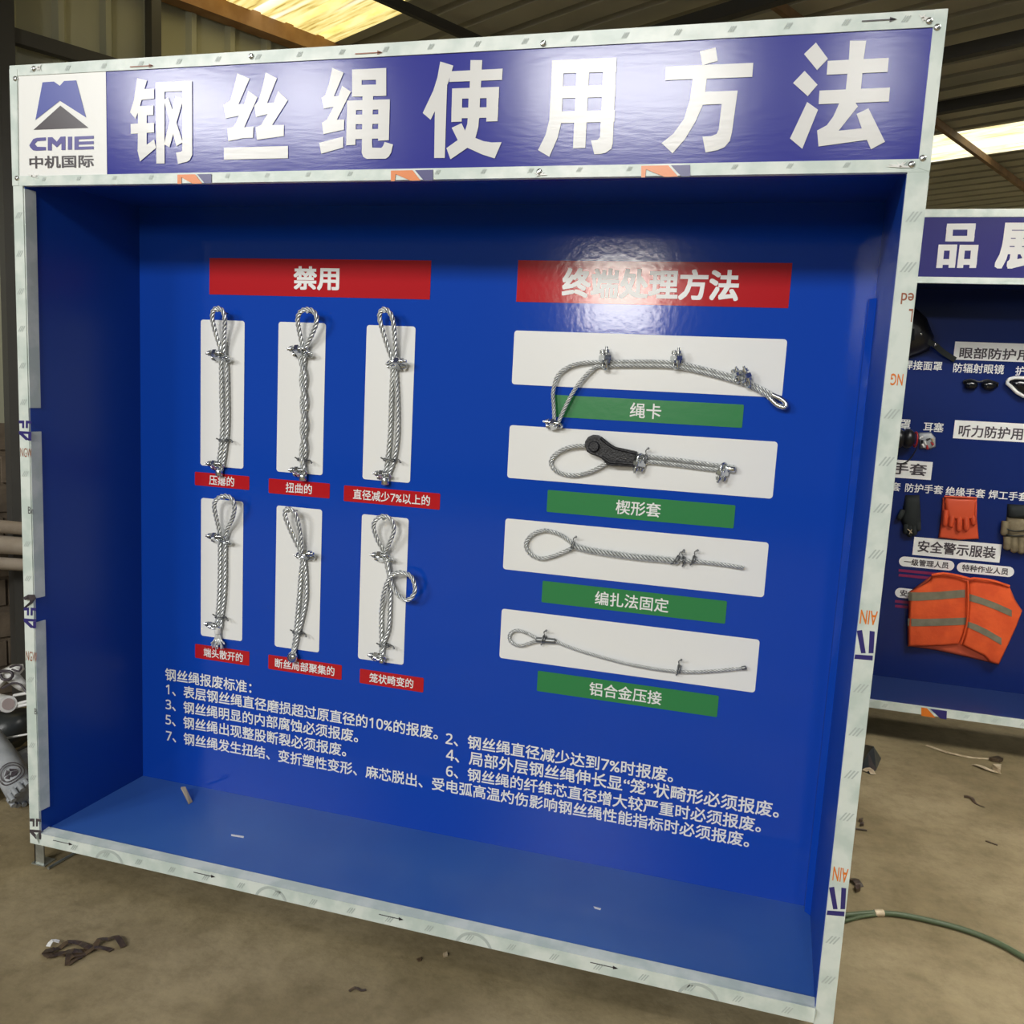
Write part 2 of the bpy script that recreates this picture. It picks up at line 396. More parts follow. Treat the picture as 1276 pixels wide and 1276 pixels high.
for a_, w_ in ((1.035, 0.045), (0.40, 0.06)):
    m = MB(); c = AB(a_, BW - 0.06, 0); m.obox((c.x, c.y, (H - 0.08) / 2), A, B, Vector((0, 0, 1)), w_ / 2, 0.04, (H - 0.08) / 2)
    struct('trim_%d' % n, m, 'dark_steel'); n += 1
# left wall: ribbed sheet above, earthy brick below
mb = MB(); corrugated(mb, None, -9.0, A1, 1.30, H, lambda u, w, h: AB(u, BW + 0.02 - h, w), 0.205, 0.03, 0.06)
struct('wall_left', mb, 'metal_wall')
mb = MB(); c = AB(0, BW + 0.12, 0.655); mb.obox(c, A, B, Vector((0, 0, 1)), 9.0, 0.10, 0.655)
for k in range(9):                      # protruding courses of rough brick
    z = 0.09 + k * 0.145
    for j in range(26):
        a_ = -1.2 + j * 0.26 + (0.13 if k % 2 else 0) + random.uniform(-0.02, 0.02)
        c = AB(a_, BW + 0.042 - random.uniform(0, 0.012), z + random.uniform(-0.01, 0.01))
        mb.obox(c, A, B, Vector((0, 0, 1)), 0.115, 0.03, 0.06)
struct('wall_left_base', mb, 'brick')
mb = MB(); corrugated(mb, None, B0, B1, 0.0, H, lambda u, w, h: AB(A1 - h, u, w), 0.205, 0.03, 0.06)
struct('wall_back', mb, 'metal_wall')

# ------------------------------------------------------------------ first display cabinet
D = 0.43
YB = D - 0.0012                         # prints lie on the back panel
cab = thing('display_cabinet', (1.2, 0.0, 0.0), 'large blue display cabinet holding ten wire rope samples, standing in front', 'display cabinet', 'blue display cabinets')
W = 2.4
mb = MB(); mb.box(0.03, 2.38, D, D + 0.05, 0.10, 2.36)
back = build('back_panel', mb, 'blue', cab)
mb = MB(); mb.hexa([(0.036, 0.004, 0.10), (0.075, D, 0.10), (0.075, D, 2.14), (0.036, 0.004, 2.14)], [(0.004, 0.004, 0.10), (0.004, D + 0.05, 0.10), (0.004, D + 0.05, 2.14), (0.004, 0.004, 2.14)])
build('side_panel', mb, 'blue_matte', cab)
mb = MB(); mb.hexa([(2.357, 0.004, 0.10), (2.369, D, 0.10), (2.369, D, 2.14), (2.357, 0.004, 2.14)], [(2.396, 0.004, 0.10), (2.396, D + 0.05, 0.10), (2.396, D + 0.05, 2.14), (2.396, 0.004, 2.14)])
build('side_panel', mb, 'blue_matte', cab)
# narrow edge strip and film remains along the right inner corner
mb = MB(); mb.hexa([(2.352, D - 0.028, 0.128), (2.371, D - 0.05, 0.128), (2.371, D - 0.05, 1.86), (2.352, D - 0.028, 1.86)], [(2.352, D, 0.128), (2.371, D, 0.128), (2.371, D, 1.86), (2.352, D, 1.86)])
build('corner_strip', mb, 'blue', cab)
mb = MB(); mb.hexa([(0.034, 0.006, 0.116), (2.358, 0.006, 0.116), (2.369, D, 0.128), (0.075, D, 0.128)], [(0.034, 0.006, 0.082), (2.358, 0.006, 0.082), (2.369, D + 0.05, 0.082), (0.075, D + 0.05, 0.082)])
build('base_panel', mb, 'lit_dusty_blue', cab)
mb = MB(); mb.box(0.004, 2.396, 0.03, D + 0.05, 2.11, 2.15)
build('top_panel', mb, 'blue_matte', cab)

def rect(mb, x0, x1, z0, z1, y, mi=0): mb.face([(x0, y, z0), (x1, y, z0), (x1, y, z1), (x0, y, z1)], mi)
def hatch(mb, x, z, y, s=0.011, mi=0):  # the small three-stroke mark repeated on the film
    for k in (-1, 0, 1):
        xo = x + k * s * 0.75
        mb.face([(xo - s * 0.8, y, z - s), (xo - s * 0.45, y, z - s), (xo + s * 0.8, y, z + s), (xo + s * 0.45, y, z + s)], mi)
def quad_px(mb, pts, y, mi=0): mb.face([P(a, b, y) for a, b in pts], mi)
FM = ['film_mark', 'navy', 'orange_print', 'film_dark', 'brown_print', 'header_white']
def arrow(mb, x0, x1, z, y, mi=3):
    rect(mb, x0, x1, z - 0.0012, z + 0.0012, y, mi)
    mb.face([(x1 - 0.010, y, z - 0.005), (x1 + 0.004, y, z), (x1 - 0.010, y, z + 0.005)], mi)
def arc(mb, cx, cz, r0, r1, y, a0, a1, mi=0, zmin=-9):
    for k in range(14):
        t0 = math.radians(a0 + (a1 - a0) * k / 14); t1 = math.radians(a0 + (a1 - a0) * (k + 1) / 14)
        mb.face([(cx + r * math.cos(t), y, min(0.1165, max(zmin, cz + r * math.sin(t)))) for r, t in ((r0, t0), (r1, t0), (r1, t1), (r0, t1))], mi)

# left, right and bottom edge trims (still in their printed protective film)
YT = -0.0036
mb = MB(); mb.hexa([(0.001, -0.003, 0.078), (0.0375, -0.003, 0.078), (0.0345, -0.003, 2.077), (0.001, -0.003, 2.077)], [(0.001, 0.006, 0.078), (0.0375, 0.006, 0.078), (0.0345, 0.006, 2.077), (0.001, 0.006, 2.077)])
for z0, z1 in ((0.19, 0.80), (0.875, 1.38), (1.45, 2.07)):
    mb.hexa([(0.0385, 0.0, z0), (0.0425, 0.036, z0), (0.0425, 0.036, z1), (0.0385, 0.0, z1)], [(0.033, 0.0, z0), (0.035, 0.036, z0), (0.034, 0.036, z1), (0.032, 0.0, z1)])
tl = build('edge_trim', mb, 'film', cab)
mb = MB()
for k in range(17):
    z = 0.30 + k * 0.106
    if any(abs(z - q) < 0.045 for q in (1.38, 1.315, 1.145, 0.812, 0.69, 0.52, 0.127)): continue
    hatch(mb, 0.019, z, YT, 0.0085)
for (y0, y1, x0, x1) in ((524, 549, 23.5, 39), (757, 783, 29.5, 45), (1020, 1046, 37, 51)):
    h = y1 - y0; w = x1 - x0
    for poly in ([(0, 0), (.42, 0), (.42, .38), (.26, .38), (.26, .14), (0, .14)], [(.55, 0), (1, .03), (1, .16), (.72, .14), (.72, .38), (.55, .38)],
                 [(0, .52), (1, .56), (1, .68), (.35, .66), (.9, .98), (.55, .98), (0, .66)], [(.75, .68), (1, .68), (1, 1), (.75, 1)]):
        quad_px(mb, [(x0 + w * u, y0 + h * v) for u, v in poly], YT, 1 if y0 < 1000 else 3)
for (s_, x0, x1, y0, y1, mi) in (('NGW', 25.5, 39.3, 559, 569, 4), ('NGW', 32.5, 46, 813, 823, 4), ('Br', 35, 41.5, 632, 640, 3), ('B', 43, 45.5, 883, 890, 3)):
    p, q = P(x0, y1, YT), P(x1, y0, YT); put_text(mb, s_, p.x, q.x, p.z, q.z, YT, 0.0, mi)
build('film_print', mb, FM, tl)
# torn dark flap of film on the left trim
mb = MB()
c0 = [P(28, 745, -0.012), P(35, 741, -0.016), P(43, 741, -0.014), P(44.5, 745.5, -0.010), P(40, 752, -0.006), P(33, 757, -0.012), P(29, 757.5, -0.018), P(37, 750, -0.014), P(37, 746.5, -0.010), P(31, 748, -0.014)]
mb.prism(c0, (0, 0.0012, 0)); build('torn_film', mb, 'film_dark', tl)

mb = MB(); mb.hexa([(2.3585, -0.003, 0.02), (2.4015, -0.003, 0.02), (2.4005, -0.003, 2.077), (2.3575, -0.003, 2.077)], [(2.3585, 0.006, 0.02), (2.4015, 0.006, 0.02), (2.4005, 0.006, 2.077), (2.3575, 0.006, 2.077)])
mb.box(2.398, 2.4018, 0.0, 0.036, 0.02, 2.07)
tr = build('edge_trim', mb, 'film', cab)
mb = MB()
for k in range(18):
    z = 0.20 + k * 0.105
    if any(abs(z - q) < 0.06 for q in (1.80, 1.64, 1.10, 1.03, 0.47, 0.40)): continue
    hatch(mb, 2.38, z, YT, 0.0105)
for (s_, x0, x1, y0, y1, mi) in (('ed', 1122, 1139.5, 365, 379, 4), ('L', 1131, 1138, 385, 401, 4), ('NG', 1109, 1126, 466, 480, 2), ('AIN', 1071, 1094, 762, 777, 2), ('AIN', 1037, 1057.5, 1083, 1097, 2)):
    p, q = P(x0, y1, YT), P(x1, y0, YT); put_text(mb, s_, p.x, q.x, p.z, q.z, YT, 0.01, mi, flip=True)
for x, y, w, h in ((1067.5, 785, 22.5, 29), (1033, 1105, 21.5, 28)):
    quad_px(mb, [(x, y + 1), (x + w * .3, y), (x + w * .5, y + h), (x + w * .24, y + h)], YT, 1)
    quad_px(mb, [(x + w * .72, y + 1), (x + w, y + 2), (x + w * .93, y + h), (x + w * .66, y + h)], YT, 1)
    quad_px(mb, [(x - 2, y + h + 1.5), (x + w * .9, y + h + 3), (x + w * .88, y + h + 9), (x - 3, y + h + 7)], YT, 1)
build('film_print', mb, FM, tr)
mb = MB(); mb.box(0.036, 2.3585, -0.003, 0.005, 0.078, 0.118); mb.hexa([(0.036, -0.003, 0.114), (2.3585, -0.003, 0.114), (2.3585, 0.034, 0.119), (0.036, 0.034, 0.119)], [(0.036, -0.003, 0.118), (2.3585, -0.003, 0.118), (2.3585, 0.034, 0.122), (0.036, 0.034, 0.122)])
tb = build('edge_trim', mb, 'film', cab, bevel=0.0012)
mb = MB()
for k in range(19):
    x = 0.17 + k * 0.118
    hatch(mb, x, 0.097, YT, 0.009)
for x in (0.09, 0.60, 1.20, 1.80): arrow(mb, x, x + 0.07, 0.105, YT, 3)
for x in (0.24, 0.80, 1.42, 2.02): arc(mb, x + 0.06, 0.060, 0.047, 0.055, YT, 20, 160, 0, 0.079)
build('film_print', mb, FM, tb)
for x, y in ((0.02, 0.03), (2.38, 0.03), (0.03, D), (2.37, D)):
    mb = MB(); mb.box(x - 0.018, x + 0.018, y - 0.018, y - 0.014, 0.0, 0.10); mb.box(x - 0.018, x - 0.014, y - 0.018, y + 0.018, 0.0, 0.10); mb.box(x - 0.026, x + 0.026, y - 0.024, y + 0.022, 0.0, 0.004)
    build('leg', mb, 'galv', cab)

# header board
mb = MB(); mb.box(0.004, 2.397, 0.0, 0.05, 2.082, 2.396)
hb = build('header_board', mb, 'header_blue', cab)
YH = -0.0012
mb = MB(); rect(mb, 0.020, 0.3195, 2.10, 2.385, YH); build('logo_panel', mb, 'white', hb)
def bx(x0, y0, x1, y1, y):      # world rectangle of a pixel box (level lettering)
    p, q = P(x0, (y0 + y1) / 2, y), P(x1, (y0 + y1) / 2, y); xm = (x0 + x1) / 2
    return p.x, q.x, P(xm, y1, y).z, P(xm, y0, y).z
YL = -0.0022
STROKES = [   # heavy title characters, stroke by stroke: (x, y, scale, polygons)
 (150, 85, .10187, '205,120 325,150 295,250 240,460 185,620 118,540 165,390|290,255 412,252 412,372 255,388|200,465 403,457 403,572 215,580|217,560 322,560 322,935 212,1005|125,680 412,667 412,785 128,803|208,1000 322,935 412,870 435,975 240,1140|430,175 540,170 540,1165 440,1165|430,175 875,155 872,275 432,292|757,160 875,155 878,1060 850,1120 815,1145 705,1170 680,1030 740,1022 757,1005|532,385 585,355 762,905 685,955|672,342 770,372 600,967 535,930'),
 (260, 80, .10187, '350,112 500,175 365,490 432,488 485,325 597,405 435,772 550,762 542,900 420,905 240,942 228,785 300,765 330,725 370,630 210,662 182,500 265,440 310,280|697,100 835,172 715,475 797,470 850,330 968,440 775,745 920,742 918,878 590,925 577,770 640,745 720,610 580,645 560,510 610,445 660,270|187,1022 970,1000 970,1150 187,1167'),
 (385, 75, .10187, '285,92 425,152 305,440 362,437 405,312 512,385 340,728 432,725 428,850 175,905 158,765 220,725 300,570 180,592 155,460 200,425 250,270|125,1010 420,935 418,1068 150,1145|527,115 945,95 945,237 527,245|527,305 945,295 945,435 527,445|527,115 645,112 645,445 527,445|820,100 945,95 945,435 820,440|655,430 785,430 770,1010 648,1010|468,495 990,478 988,600 465,612|465,668 985,660 983,775 460,785|458,850 980,838 978,955 456,968|468,495 577,492 568,1035 455,1040|850,482 990,478 977,978 845,985|648,1000 770,1000 775,1070 885,1072 905,1050 925,1000 1028,1030 1005,1130 975,1180 940,1205 710,1207 665,1185 645,1130'),
 (515, 70, .10187, '330,65 490,115 425,330 270,660 212,778 115,695 245,420 295,260|268,420 415,330 405,600 385,1245 255,1245|455,185 1093,152 1085,290 440,315|700,48 843,48 825,400 690,400|475,395 1050,375 1046,510 472,522|468,632 1040,622 1034,750 466,762|475,395 600,392 592,800 465,805|900,380 1050,375 1030,795 893,800|680,390 820,385 808,760 668,765|668,740 806,740 795,870 760,1000 700,1090 655,1125 455,1262 405,1125 545,1025 630,920 660,830|470,875 590,820 635,915 760,1000 860,1040 960,1055 1080,1052 995,1250 850,1205 660,1120 545,1030'),
 (660, 65, .10187, '275,100 420,95 395,720 385,870 340,1050 240,1280 102,1198 195,1010 240,830 262,450|275,100 1062,65 1060,240 272,262|270,420 1050,400 1045,545 265,568|260,728 1042,708 1036,850 255,872|580,90 735,85 680,1170 530,1175|905,75 1062,68 1015,1120 1000,1180 930,1230 870,1245 790,1248 750,1080 830,1070 860,1040 870,860'),
 (815, 55, .1097, '520,80 700,38 722,190 550,240|135,255 1127,212 1115,372 125,410|440,380 600,375 580,545 550,700 470,880 350,1080 210,1240 85,1125 220,1015 340,850 410,620|575,540 950,528 885,1000 860,1100 800,1170 720,1205 585,1230 550,1050 650,1045 710,1020 735,970 768,680 550,690'),
 (975, 45, .11755, '355,68 482,240 367,360 228,190|235,368 372,515 268,637 112,497|262,698 377,780 210,1195 80,1085|715,48 888,48 860,245 830,580 670,580 705,240|480,262 1127,230 1115,380 468,410|393,577 1140,545 1128,693 383,722|605,705 770,700 800,745 595,1003 840,978 895,1100 382,1170 368,1000 470,945 540,850|785,825 912,765 1087,1120 938,1200 890,1090 840,978')]
STROKES2 = [(1156, 266, .09404, '258,135 638,132 632,213 245,215|240,297 622,297 610,372 232,370|258,135 340,135 325,372 232,370|532,133 638,132 610,372 518,372|145,412 392,412 385,492 135,492|125,605 372,605 366,680 118,680|145,412 225,412 195,722 112,722|300,412 392,412 360,720 275,720|425,415 675,415 668,492 415,492|400,605 655,605 648,680 392,680|425,415 500,415 468,722 387,722|580,415 675,415 640,722 552,722')]
def strokes(mb, table, y):
    for ox, oy, sc, polys in table:
        for k, poly in enumerate(polys.split('|')):
            mb.face([P(ox + float(u) * sc, oy + float(v) * sc, y - k * .00003) for u, v in (q.split(',') for q in poly.split())])
mb = MB(); strokes(mb, STROKES, YL)
build('lettering', mb, 'header_white', hb, 'bold white characters of the header title')
mb = MB(); lg = lambda u, v: P(20 + u * .1097, 80 + v * .1097, YL)
mb.face([lg(*q) for q in ((300, 205), (430, 197), (497, 245), (545, 190), (683, 183), (795, 605), (497, 415), (220, 632))], 0)
mb.face([lg(*q) for q in ((503, 470), (822, 722), (198, 745))], 1)
for poly in ([(160, 905), (195, 850), (235, 836), (338, 830), (338, 868), (240, 874), (212, 905), (240, 938), (338, 940), (338, 978), (235, 983), (192, 978), (160, 945), (150, 920)],
             [(360, 830), (412, 828), (462, 880), (505, 823), (560, 820), (560, 975), (515, 976), (515, 895), (462, 945), (405, 895), (405, 980), (360, 980)],
             [(588, 824), (635, 822), (635, 970), (588, 972)],
             [(662, 822), (882, 812), (882, 846), (710, 854), (710, 880), (882, 873), (882, 907), (710, 914), (710, 938), (882, 932), (882, 966), (662, 973)]):
    mb.face([lg(*q) for q in poly], 2)
a, b, c, d = bx(20 + 150 * .1097, 80 + 1035 * .1097, 20 + 880 * .1097, 80 + 1178 * .1097, YL); put_text(mb, '中机国际', a, b, c, d, YL, 0.018, 1)
build('emblem', mb, ['logo_blue', 'logo_dark', 'logo_violet'], hb)
hx = [('header_trim', [(0.0, 2.372), (2.40, 2.366), (2.40, 2.4), (0.0, 2.4)]), ('header_trim', [(0.0, 2.077), (2.40, 2.077), (2.40, 2.1035), (0.0, 2.1035)]),
      ('header_trim', [(0.0, 2.077), (0.0215, 2.077), (0.0265, 2.39), (0.0, 2.39)]), ('header_trim', [(2.377, 2.085), (2.401, 2.077), (2.401, 2.4), (2.376, 2.4)])]
for i, (nm, q) in enumerate(hx):
    mb = MB(); f = -0.0035 - 0.0012 * (i > 1)
    mb.hexa([(x, f, z) for x, z in q], [(x, 0.012, z) for x, z in q])
    t = build(nm, mb, 'film', hb)
YF = -0.0056
mb = MB()
for k in range(20):
    x = 0.08 + k * 0.118
    hatch(mb, x, 2.385, YF, 0.006)
    if not any(abs(x - q) < 0.08 for q in (0.55, 1.17, 1.83)): hatch(mb, x + 0.03, 2.094, YF, 0.005)
for x0, x1 in ((0.40, 0.47), (1.06, 1.13), (2.235, 2.30)): arrow(mb, x0, x1, 2.378 if x0 < 2 else 2.385, YF, 4 if x0 < 2 else 3)
for o in ([(221, 217.6), (243, 217.2), (252, 228.6), (240, 228.9), (226, 221), (226, 229), (221, 229)], [(487, 212.6), (514, 212), (524, 224.8), (512, 225.2), (493, 217), (492, 225.6), (487, 225.8)], [(799, 206.6), (832.7, 206), (845, 219.8), (828, 220.4), (805, 211), (804, 221), (799, 221)]):
    quad_px(mb, o, YF, 2)
for o in ([(245.5, 217.1), (263.5, 216.6), (263.5, 228.3), (255, 228.5)], [(517, 212), (539.5, 211.4), (539.5, 224.6), (528, 224.9)], [(836, 205.9), (860, 205.4), (860, 219.4), (849, 219.7)]):
    quad_px(mb, o, YF, 1)
build('film_print', mb, FM, hb)
def screw(x, z, parent, y=-0.005):
    m = MB(); m.ball((x, y, z), 0.0075, 0.004, 0.0075, 0, 12, 6); m.obox((x, y - 0.0035, z), Vector((.8, 0, .6)), Vector((0, 1, 0)), Vector((-.6, 0, .8)), 0.005, 0.001, 0.0008)
    build('screw', m, 'chrome', parent)
for q in ((42, 85.5), (19, 98), (21, 222), (313, 70), (677, 54), (1158, 26), (1168, 34), (1150, 197), (1136, 205), (672, 214)):
    p = P(q[0], q[1], -0.005); screw(p.x, p.z, hb)
# crumpled glossy film where screws bite
mb = MB()
for q, s in (((48, 84), 0.030), ((1150, 22), 0.024), ((1122, 207), 0.03), ((672, 217), 0.02), ((40, 219), 0.026)):
    c = P(q[0], q[1], -0.007)
    for k in range(6):
        a = random.uniform(0, 6.28); p2 = c + Vector((math.cos(a) * s, 0, math.sin(a) * s * 0.35)); w = Vector((-math.sin(a), 0, math.cos(a))) * 0.003
        mb.face([c + w, p2 + Vector((0, 0.001, 0)), c - w, c + Vector((0, -0.004, 0))])
build('film_wrinkle', mb, 'white_plastic', hb)

# prints on the back panel
def headed(quad, text, tb, colour, bold=0.03):
    x0, x1, z0, z1 = rect_px(quad, YB); m = MB(); rect(m, x0, x1, z0, z1, YB); build('heading', m, colour, back)
    m = MB(); put_text(m, text, *bx(*tb, YB), YB - 0.0008, bold); build('lettering', m, 'white', back)
headed([(261, 322), (537, 324), (536, 374), (261, 366)], '禁用', (366, 332, 423, 361.5), 'red')
headed([(645, 324), (985.6, 328), (984, 384), (644, 376)], '终端处理方法', (700.6, 335, 921, 373), 'red')
cards = [[(250, 398), (304, 400), (304, 584), (250, 580)], [(347, 400.7), (406, 403), (402, 592), (344.7, 587.7)], [(456.7, 405.2), (517.9, 406.6), (510.9, 601.8), (452, 597)],
         [(250, 620.3), (303, 625), (302, 799.5), (250.8, 791.6)], [(343.9, 630.2), (400.9, 634.4), (398, 813), (343, 805.7)], [(450.2, 640.7), (508.6, 645.7), (503.5, 828.8), (446.8, 820.6)],
         [(640.8, 411.5), (980.4, 423), (975, 495.3), (638, 479)], [(634.4, 529.6), (968.9, 550.4), (963, 621.5), (632.8, 595.4)], [(629.6, 645.8), (957.3, 676), (952.5, 744.7), (627, 709)], [(625, 758), (946.4, 797.4), (941, 863), (622.5, 820)]]
for q in cards:
    x0, x1, z0, z1 = rect_px(q, YB); m = MB(); m.face(rounded(x0, x1, z0, z1, YB, 0.009)); build('printed_card', m, 'white', back)
caps = [([(243, 588), (310.6, 593.4), (310.6, 611), (242.6, 604)], '压瘪的', 'red', .46), ([(334.8, 596.2), (411, 602.4), (410.7, 621), (334.8, 614.5)], '扭曲的', 'red', .43), ([(428.5, 604.7), (549, 615), (547.5, 635.7), (428.5, 623.8)], '直径减少𝟩%以上的', 'red', .80),
        ([(243.2, 802.3), (311.4, 811.9), (310, 830.2), (243, 819)], '端头散开的', 'red', .72), ([(334.3, 816.4), (426.2, 828.2), (425.4, 846.6), (334.3, 833.9)], '断丝局部聚集的', 'red', .81), ([(448.8, 833), (528.4, 845.2), (527, 863), (447.8, 850.8)], '笼状畸变的', 'red', .69),
        ([(690, 492), (926.8, 504), (925, 533.6), (689.5, 519)], '绳卡', 'green', .165), ([(682, 610.8), (916.5, 629), (914.2, 658.4), (681.5, 638)], '楔形套', 'green', .24), ([(675.8, 723.5), (905.6, 749), (904, 777), (675, 750.8)], '编扎法固定', 'green', .40), ([(670, 836), (895.6, 866.5), (893.7, 893), (669, 861.7)], '铝合金压接', 'green', .40)]
for q, t, c, fr in caps:
    x0, x1, z0, z1 = rect_px(q, YB); m = MB(); m.face(rounded(x0, x1, z0, z1, YB, 0.004)); o = build('caption', m, c, back)
    w = (x1 - x0) * fr; xc = (x0 + x1) / 2; zc = (z0 + z1) / 2
    if t == '端头散开的': xc += 0.005
    m = MB(); put_text(m, t, xc - w / 2, xc + w / 2, zc, zc, YB - 0.0008, 0.012, 0, keep=1.06 if c == 'red' else 1.0); build('lettering', m, 'white', back)
m = MB()
for t, x0, ya, x1, yb in (('钢丝绳报废标准：', 206, 839.5, 313.5, 857), ('𝟣、表层钢丝绳直径磨损超过原直径的𝟣𝟢%的报废。', 207, 857.5, 546, 914.5), ('𝟤、钢丝绳直径减少达到𝟩%时报废。', 555.5, 919, 839, 967),
                          ('𝟥、钢丝绳明显的内部腐蚀必须报废。', 206.5, 876.5, 446.5, 918), ('𝟦、局部外层钢丝绳伸长显“笼”状畸形必须报废。', 556, 939.5, 971, 1010), ('𝟧、钢丝绳出现整股断裂必须报废。', 206.5, 895, 431.6, 936),
                          ('𝟨、钢丝绳的纤维芯直径增大较严重时必须报废。', 556, 960, 948.6, 1028.5), ('𝟩、钢丝绳发生扭结、变折塑性变形、麻芯脱出、受电弧高温灼伤影响钢丝绳性能指标时必须报废。', 207, 914.5, 933.7, 1049)):
    p, q = P(x0, ya, YB), P(x1, yb, YB); zc = (p.z + q.z) / 2
    put_text(m, t, p.x, q.x, zc, zc, YB - 0.0008, 0.014, 0, keep=1.0)
build('lettering', m, 'white', back, 'seven white lines of scrapping rules')

# ------------------------------------------------------------------ wire rope samples
GR = 'wire rope samples hung on the back panel'
def rp(pts, d0=0.013):                   # (px, py[, stand-off]) -> smooth path in front of the back panel
    return smooth_path([P(p[0], p[1], D - (p[2] if len(p) > 2 else d0)) for p in pts])
def rope(parent, pts, r, pitch=0.062, d0=0.013, depth=0.42, lobes=4, name='rope', m='rope'):
    mb = MB(); mb.tube(smooth_path([P(p[0], p[1], D - (p[2] if len(p) > 2 else d0)) for p in pts], .004), r, 6 * lobes, lobes, depth, pitch, groove=1); return build(name, mb, [m, 'rope_groove'], parent)
NV = Vector((0, -1, 0))
def clip(parent, px, py, ang, s=1.0, off=0.024, tilt=0.6, mir=1):
    """wire rope clip: saddle, U-bolt round the ropes and two nuts; ang = direction of the bolt legs in the panel plane"""
    c = P(px, py, D - off); a = math.radians(ang)
    L = Vector((math.cos(a), 0, math.sin(a))) * mir; t = Vector((-math.sin(a), 0, math.cos(a)))
    w = (NV * math.cos(tilt) + t * math.sin(tilt)).normalized(); k = L.cross(w)
    m = MB(); m.obox(c - L * 0.010 * s, L, w, k, 0.007 * s, 0.019 * s, 0.010 * s); m.obox(c - L * 0.001 * s, L, w, k, 0.006 * s, 0.009 * s, 0.012 * s)
    sd = build('rope_clip', m, 'chrome', parent, bevel=0.0025 * s)
    m = MB(); g = 0.0125 * s
    path = [c + w * g - L * 0.040 * s, c + w * g + L * 0.008 * s] + [c + L * (0.008 * s + g * math.sin(q)) + w * (g * math.cos(q)) for q in [PI * i / 8 for i in range(1, 8)]] + [c - w * g + L * 0.008 * s, c - w * g - L * 0.034 * s]
    m.tube(path, 0.0040 * s, 8); build('u_bolt', m, 'chrome', sd)
    for sg in (1, -1):
        m = MB(); q = c + w * (g * sg) - L * 0.0225 * s
        m.tube([q, q - L * 0.009 * s], 0.0088 * s, 6); m.tube([q, q - L * 0.0025 * s], 0.0102 * s, 14); build('nut', m, 'chrome', sd)
    return sd
def tie(parent, px, py, ang, w=0.013, off=0.014, tail=0.02):
    """thin binding wire twisted round the ropes; ang = direction of the ropes' width"""
    c = P(px, py, D - off); a = math.radians(ang); L = Vector((math.cos(a), 0, math.sin(a))); t = Vector((-math.sin(a), 0, math.cos(a)))
    m = MB()
    for o in (-0.003, 0.003):
        m.tube([c + t * o + L * (w * math.cos(q)) + NV * (0.0115 * math.sin(q)) for q in [2 * PI * i / 20 for i in range(21)]], 0.0021, 6)
    m.tube(smooth_path([c + L * w, c + L * (w + tail * .6) + NV * 0.004 + t * 0.003, c + L * (w + tail) + NV * 0.009 - t * 0.004], 0.004), 0.0027, 6, 2, 0.4, 0.008)
    m.tube(smooth_path([c - L * w, c - L * (w + tail * .4) + NV * 0.006 + t * 0.006], 0.004), 0.0024, 6)
    m.ball(c + L * (w + tail) + NV * 0.009 - t * 0.004, 0.0035)
    build('wire_tie', m, 'steel_dark', parent)
def ferrule(parent, p, q, r, name='ferrule', m='chrome', off=0.016):
    a, b = P(*p, D - off), P(*q, D - off); t = (b - a)
    mb = MB(); mb.tube([a, a + t * .04, a + t * .1, a + t * .9, a + t * .96, b], lambda u: r * (0.75 if u < .1 or u > .9 else 0.92 if u < .3 or u > .7 else 1.0), 16); build(name, mb, m, parent)
def nail(parent, px, py):
    b = P(px, py, D - 0.056); a = Vector((b.x, D - 0.0027, b.z - 0.003))
    mb = MB(); mb.tube([a, b], 0.0022, 8); mb.tube([b, b + NV * 0.0015], 0.005, 10); build('nail', mb, 'steel_dark', parent)
def sling(label, px, py, name='wire_rope_sling', cat='wire rope'):
    return thing(name, P(px, py, D), label, cat, GR)
RL = 0.0078                              # rope radius of the left samples

s = sling('wire rope sample on the first white card of the upper left row', 272, 590)
rope(s, [(272, 590, .014), (273, 573), (276, 548), (277, 526), (276, 497), (275.5, 455, .015), (275, 437, .02), (268, 413, .035), (264.5, 396, .045), (266, 387, .05), (271, 383.8, .052), (277, 387, .05), (280, 396, .045), (279.5, 413, .032), (278.5, 437, .02), (281.5, 455, .015), (283, 497), (283, 526), (281.5, 548), (278, 573), (274.5, 590, .014)], RL)
clip(s, 273, 442.5, 6, 1.01, .026, mir=1); clip(s, 279, 447, -4, 0.62, .025, mir=-1)
tie(s, 279, 548.5, 2, .017); clip(s, 271.5, 580, 4, 0.95); ferrule(s, (273, 585), (273, 593), 0.0125); nail(s, 271, 387)
s = sling('wire rope sample with tightly twisted legs, middle card of the upper left row', 376, 596)
pa = []; pb = []
base = [(376.3, 592), (377, 572), (378.2, 540), (377.8, 505), (378.2, 470), (378, 445)]
tw = 0
for i in range(26):
    u = i / 25; y = 592 + (445 - 592) * u; x = 376.8 + 1.6 * math.sin(u * PI); t = u * 2 * PI * 2.5
    pa.append((x + 2.2 * math.cos(t), y, .017 + .006 * math.sin(t))); pb.append((x - 2.2 * math.cos(t), y, .017 - .006 * math.sin(t)))
rope(s, pa + [(377, 434, .02), (372.5, 411, .035), (371, 397, .045), (375, 388, .05), (383.4, 385.3, .052), (391.5, 389, .05), (394.8, 399, .045), (389.5, 415, .035), (380.5, 434, .02)] + pb[::-1], RL)
clip(s, 375.5, 437.5, 5, 1.06, .026); clip(s, 381, 441, -6, 0.62, .025, mir=-1)
tie(s, 377, 573, -3, .017); clip(s, 374.5, 588, 4, 0.95); ferrule(s, (377.5, 591), (377.5, 599), 0.0125); nail(s, 383, 388.5)
s = sling('wire rope sample above the long red caption, right card of the upper left row', 481, 600)
